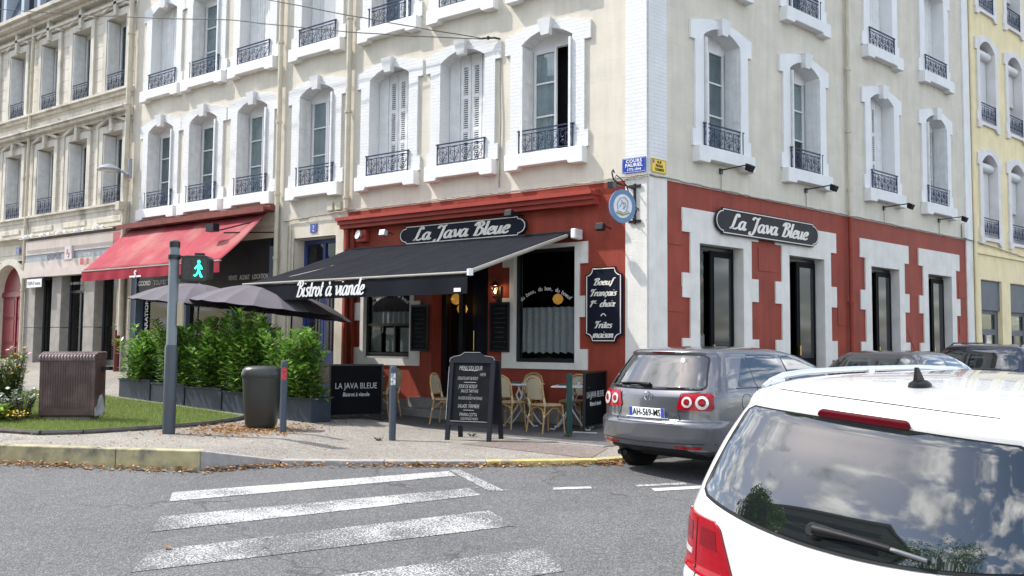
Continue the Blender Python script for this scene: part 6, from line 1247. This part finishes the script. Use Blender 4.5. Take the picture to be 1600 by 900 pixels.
def shrub(x0, x1, y, z0, h, n_, label, seed):
    random.seed(seed); o = tag(empty('laurel_shrub', ((x0 + x1) / 2, y, z0 - .05)), label, 'shrub', 'laurel shrubs of the hedge'); w = (x1 - x0) / 2; b = MB(); st = MB()
    for i in range(n_):
        bx, by = max(-w, min(w, random.gauss(0, w * .45))), random.gauss(0, .09); lean = Vector((random.gauss(0, .16) + bx * .25 / w, random.gauss(0, .16) - .05, 1)).normalized(); hh = h * random.choice((random.uniform(.3, .75), random.uniform(.6, 1.0), random.uniform(.8, 1.12))) * (1 - .35 * (abs(bx) / w) ** 2)
        P = [Vector((bx, by, 0)) + lean * hh * t / 5 + Vector((random.gauss(0, .012), random.gauss(0, .012), 0)) * t for t in range(6)]; st.tube(P, [.011 * (1 - .12 * t) for t in range(6)], 4)
        m = int(hh / .014)
        for j in range(m):
            t = j / m; 
            if t < .05: continue
            q = P[min(4, int(t * 5))].lerp(P[min(5, int(t * 5) + 1)], t * 5 - int(t * 5)); a = j * 2.4 + i; d = Vector((math.cos(a), math.sin(a), .35 + .9 * t ** 4 + random.gauss(0, .2)))
            br = random.uniform(0, .2) * (1 - t * .6); leaf(b, q + Vector((math.cos(a), math.sin(a), .2)) * br, d, random.uniform(.10, .155), random.uniform(.028, .042), droop=random.uniform(0, .7))
        for j in range(7): a = j * 2.4; leaf(b, P[5], Vector((math.cos(a), math.sin(a), 1.1)), random.uniform(.08, .12), .018, droop=.3)
    tag(st.build('stems', TWIG, o), kind='stuff'); tag(b.build('foliage', LAUREL, o, smooth=30), kind='stuff'); return o
pos = [(-10.35, -9.25, 'leftmost'), (-9.2, -8.1, 'second from left'), (-8.05, -6.95, 'middle'), (-6.9, -5.8, 'fourth from left'), (-5.75, -4.5, 'rightmost')]
shr = [('small', 1.05, 42), ('slim', 1.22, 42), ('tall', 1.36, 50), ('bushy', 1.46, 56), ('broad', 1.3, 50)]
for k, ((x0, x1, nm), (ad, h, n_)) in enumerate(zip(pos, shr)):
    o, zt = planter(x0, x1, -3.42, -2.98, .36, 'long slate grey planter box, %s of the hedge row' % nm)
    shrub(x0 + .06, x1 - .06 if k < 4 else x1 - .15, -3.2, zt, h, n_, '%s green laurel shrub in the %s planter' % (ad, nm), 20 + k)
shrub(-4.75, -4.47, -3.2, zt, .62, 8, 'small low laurel at the right end of the hedge', 31)
# lawn behind a low edging kerb
random.seed(5)
LE = [(-10.5, -8.9), (-7.0, -8.05), (-6.02, -7.7), (-5.29, -7.5), (-5.03, -7.05), (-4.95, -6.3), (-4.95, -5.6), (-5.05, -4.98), (-5.4, -4.2), (-5.75, -3.75), (-7.5, -3.65), (-10.6, -3.65), (-13.5, -4.2), (-13.5, -8.2)]
DIRT = mat('lawn_soil', (.07, .075, .03), .95, .3, 6)
b = MB()
def inpoly(x, y):
    c = False; j = len(LE) - 1
    for i in range(len(LE)):
        (xi, yi), (xj, yj) = LE[i], LE[j]
        if (yi > y) != (yj > y) and x < (xj - xi) * (y - yi) / (yj - yi) + xi: c = not c
        j = i
    return c
cell = {}
nx, ny = 60, 44
for i in range(nx):
    for j in range(ny):
        x, y = -13.5 + 8.7 * i / nx, -9 + 5.5 * j / ny; cx, cy = x + 8.7 / nx / 2, y + 5.5 / ny / 2
        if inpoly(cx, cy): b.add([(q[0], q[1], gz(*q) + .012) for q in ((x, y), (x + 8.7 / nx, y), (x + 8.7 / nx, y + 5.5 / ny), (x, y + 5.5 / ny))], [(0, 1, 2, 3)])
lawn = tag(b.build('lawn', DIRT, smooth=60), kind='structure')
GRASS = leafmat('grass_blades', (.13, .22, .04), (.3, .35, .10), .6, .4)
b = MB(); cnt = 0
while cnt < 52000:
    x, y = random.uniform(-12, -4.9), random.uniform(-9, -3.6)
    if not inpoly(x, y): continue
    s = (Vector((x, y)) - CAMPOS.xy).length
    if random.random() > min(1, (13.5 / s) ** 2): continue
    cnt += 1; z = gz(x, y) + .01; h = random.uniform(.025, .075); a = random.uniform(0, 6.28); d = Vector((math.cos(a), math.sin(a), 0)) * .0045; t = Vector((random.gauss(0, .02), random.gauss(0, .02), h)); p = Vector((x, y, z)); k = len(b.v)
    b.v += [tuple(p - d), tuple(p + d), tuple(p + t)]; b.f.append((k, k + 1, k + 2)); b.mi.append(0)
tag(b.build('grass', GRASS), 'short green lawn grass around the brown cabinet', 'grass', kind='stuff')
LK = mat('dark_edging', (.09, .085, .075), .9, .25, 6, .4, 40)
for i in range(1, len(LE) - 5):
    a, c = Vector(LE[i]), Vector(LE[i + 1]); 
    k = max(1, round((c - a).length / .95))
    for q in range(k):
        p0, p1 = a.lerp(c, q / k), a.lerp(c, (q + 1) / k); d = (p1 - p0).normalized() * .006; P = [p0 + d, p0.lerp(p1, .5), p1 - d]; MB().tube([(v.x, v.y, gz(v.x, v.y) + .022) for v in P], .045, 7).build('edging_stone', LK, lawn, smooth=50)
# flowering bed
FG1 = leafmat('flower_bed_leaves', (.06, .14, .03), (.14, .24, .05), .5); FG2 = leafmat('hosta_leaves', (.2, .34, .04), (.32, .46, .07), .5); FG3 = leafmat('pale_variegated_leaves', (.2, .28, .12), (.55, .58, .42), .5)
def flower(b, p, r, k=6, tilt=.4):
    d = Vector((random.gauss(0, .4), random.gauss(-.5, .3), 1)).normalized(); s = d.orthogonal().normalized(); t = d.cross(s)
    for i in range(k):
        a = 2 * NA * i / k; v = s * math.cos(a) + t * math.sin(a); w = s * math.cos(a + .5) + t * math.sin(a + .5); w2_ = s * math.cos(a - .5) + t * math.sin(a - .5); q = len(b.v); b.v += [tuple(p), tuple(p + w * r * .7 + d * r * .2), tuple(p + v * r + d * r * .1), tuple(p + w2_ * r * .7 + d * r * .2)]; b.f.append((q, q + 1, q + 2, q + 3)); b.mi.append(0)
PET = dict(pink=mat('pink_petals', (.6, .3, .38), .6, .2, 30), yellow=mat('yellow_petals', (.65, .4, .02), .6, .2, 30), orange=mat('orange_petals', (.65, .3, .05), .6, .2, 30), white=mat('white_petals', (.62, .66, .55), .6, .1, 30))
def plant(x, y, h, r, nst, lm, ls, lw, label, fl=None, nf=6, fr=.03, seed=1):
    random.seed(seed); o = tag(empty('flowering_plant' if fl else 'leafy_plant', (x, y, gz(x, y))), label, 'plant', 'plants of the flower bed'); b = MB(); st = MB(); fb = MB()
    for i in range(nst):
        a = random.uniform(0, 6.28); rr = r * math.sqrt(random.random()); top = Vector((rr * math.cos(a), rr * math.sin(a), h * random.uniform(.6, 1))); base = Vector((rr * .3 * math.cos(a), rr * .3 * math.sin(a), 0)); st.tube([base, base.lerp(top, .5) + Vector((0, 0, h * .06)), top], [.006, .005, .003], 4)
        for j in range(int(10 * h / .5) + 5):
            t = random.uniform(.1, 1); q = base.lerp(top, t); w = random.uniform(0, 6.28); leaf(b, q, Vector((math.cos(w), math.sin(w), random.uniform(.0, .9))), ls * random.uniform(.6, 1.2), lw, droop=random.uniform(.1, .8))
        if fl and i < nf:
            for q in range(5 if fl == 'pink' else 2): flower(fb, top + Vector((random.gauss(0, .03), random.gauss(0, .03), random.gauss(0, .02))), fr * random.uniform(.7, 1.2))
    tag(st.build('stems', TWIG, o), kind='stuff'); tag(b.build('foliage', lm, o, smooth=30), kind='stuff')
    if fl: tag(fb.build('flowers', PET[fl], o), kind='stuff')
import math as _m
for x, y, h, r, nst, lm, ls, lw, lab, fl, nf, fr, sd in ((-7.85, -6.95, 1.05, .34, 46, FG1, .12, .02, 'tall leafy plant with orange flowers at the left frame edge', 'orange', 16, .028, 41), (-7.95, -6.75, 1.15, .3, 40, FG1, .12, .02, 'tall plant with yellow flowers rising at the far left', 'yellow', 14, .028, 42), (-8.2, -6.5, 1.15, .2, 12, FG1, .1, .016, 'slender plant topped with pink flower clusters by the red door', 'pink', 6, .03, 43),
     (-7.42, -6.75, .5, .24, 44, FG3, .07, .02, 'cream and green variegated plant beside the cabinet', 'white', 30, .03, 44), (-7.5, -7.0, .42, .22, 36, FG3, .07, .02, 'low white flowering plant left of the cabinet', 'white', 24, .028, 45), (-7.3, -7.18, .28, .22, 26, FG2, .15, .035, 'bright yellow green broad leaved plant at the left edge', None, 0, 0, 46), (-7.08, -7.0, .18, .16, 20, FG1, .05, .012, 'low edging plant with small yellow flowers', 'yellow', 18, .02, 47)):
    plant(x, y, h, r, nst, lm, ls, lw, lab, fl, nf, fr, sd)
# weeds in the pavement joints
for x, y, nm in ((-2.35, -4.0, 'at the foot of the bollard left of the chalkboard'), (-1.7, -2.62, 'behind the chalkboard foot'), (-.48, -1.75, 'around the green bollard foot'), (-.3, -5.42, 'growing on the kerb edge')): plant(x, y, .05, .09, 9, FG1, .045, .008, 'small weed ' + nm, None, 0, 0, int(x * -37) + 60)
# dry leaves: along the gutter and round the bin
random.seed(11); b = MB()
DRY = leafmat('dry_leaves', (.22, .09, .03), (.5, .31, .14), .7, .1)
def dry(x, y, z, s):
    a = random.uniform(0, 6.28); c = Vector((x, y, z + .006)); d = Vector((math.cos(a), math.sin(a), 0)) * s; w = Vector((-math.sin(a), math.cos(a), 0)) * s * .6; k = len(b.v); u1, u2 = random.uniform(0, .7) * s, random.uniform(0, .7) * s
    b.v += [tuple(c - d + Vector((0, 0, u1))), tuple(c + w + Vector((0, 0, u2))), tuple(c), tuple(c - w + Vector((0, 0, u2 * .7))), tuple(c + d + Vector((0, 0, u1 * .5)))]; b.f += [(k, k + 1, k + 2), (k, k + 2, k + 3), (k + 1, k + 4, k + 2), (k + 2, k + 4, k + 3)]; b.mi += [0] * 4
gut = [Vector(k[0]) for k in KP[2:12]]
for i in range(1500):
    q = random.randrange(2, len(gut) - 1) if random.random() < .8 else random.randrange(0, len(gut) - 1); a, c = gut[q], gut[q + 1]; t = random.random(); p = a.lerp(c, t); d = (c - a).normalized(); nn = Vector((d.y, -d.x, 0)); dens = .5 + .5 * math.sin(p.x * 2.3 + 1) * math.sin(p.x * .9 + 2)
    if random.random() > .25 + .75 * dens: continue
    off = abs(random.gauss(0, .09)) + .02; x, y = p.x + nn.x * off, p.y + nn.y * off; dry(x, y, roadz(x, y) + random.uniform(0, .03) * (off < .12), random.uniform(.018, .04))
for i in range(1500):
    x, y = random.gauss(-4.1, .42), random.gauss(-5.0, .5); dry(x, y, gz(x, y) + .004, random.uniform(.015, .035))
for i in range(260): x, y = random.uniform(-7.5, -3), random.uniform(-7.9, -5); dry(x, y, gz(x, y) + (.03 if inpoly(x, y) else .004), random.uniform(.012, .028))
for i in range(60): x, y = random.uniform(-3, 3), random.uniform(-6.5, -3); dry(x, y, max(gz(x, y), roadz(x, y)) + .003, random.uniform(.01, .02))
dry(.62, -9.4, roadz(.62, -9.4) + .008, .05)
tag(b.build('dry_leaves', DRY), 'brown dry leaves gathered along the gutter and around the litter bin', 'leaves', kind='stuff')
# trees across the street, seen in reflections only
def tree(x, y, h, r, label, seed):
    random.seed(seed); o = tag(empty('street_tree', (x, y, roadz(x, y))), label, 'tree', 'trees across the street'); b = MB(); st = MB(); st.tube([(0, 0, 0), (.1, 0, h * .3), (0, .1, h * .6)], [.28, .2, .1], 10)
    for i in range(9): v = rv(); v.z = abs(v.z) + .3; st.tube([(0, 0, h * .35), tuple(Vector((0, 0, h * .45)) + v * r * .8)], [.09, .02], 5)
    cl = [(rv() * r * random.uniform(.4, .95), r * random.uniform(.25, .45)) for _ in range(24)]
    for i in range(5200): c, q = random.choice(cl); p = Vector((0, 0, h * .66)) + Vector((c.x, c.y, c.z * .9)) + rv() * q; leaf(b, p, rv(), .3, .1)
    st.build('trunk', TWIG, o); b.build('crown', LAUREL, o)
tree(-8.5, -17.5, 10, 2.8, 'leafy tree across the street at the left of the mirrored block', 71); tree(-6, -33, 15, 5, 'leafy tree across the street at the right of the mirrored block', 72); tree(1, -31, 15, 4.8, 'leafy tree across the street farthest from the mirrored block', 73)
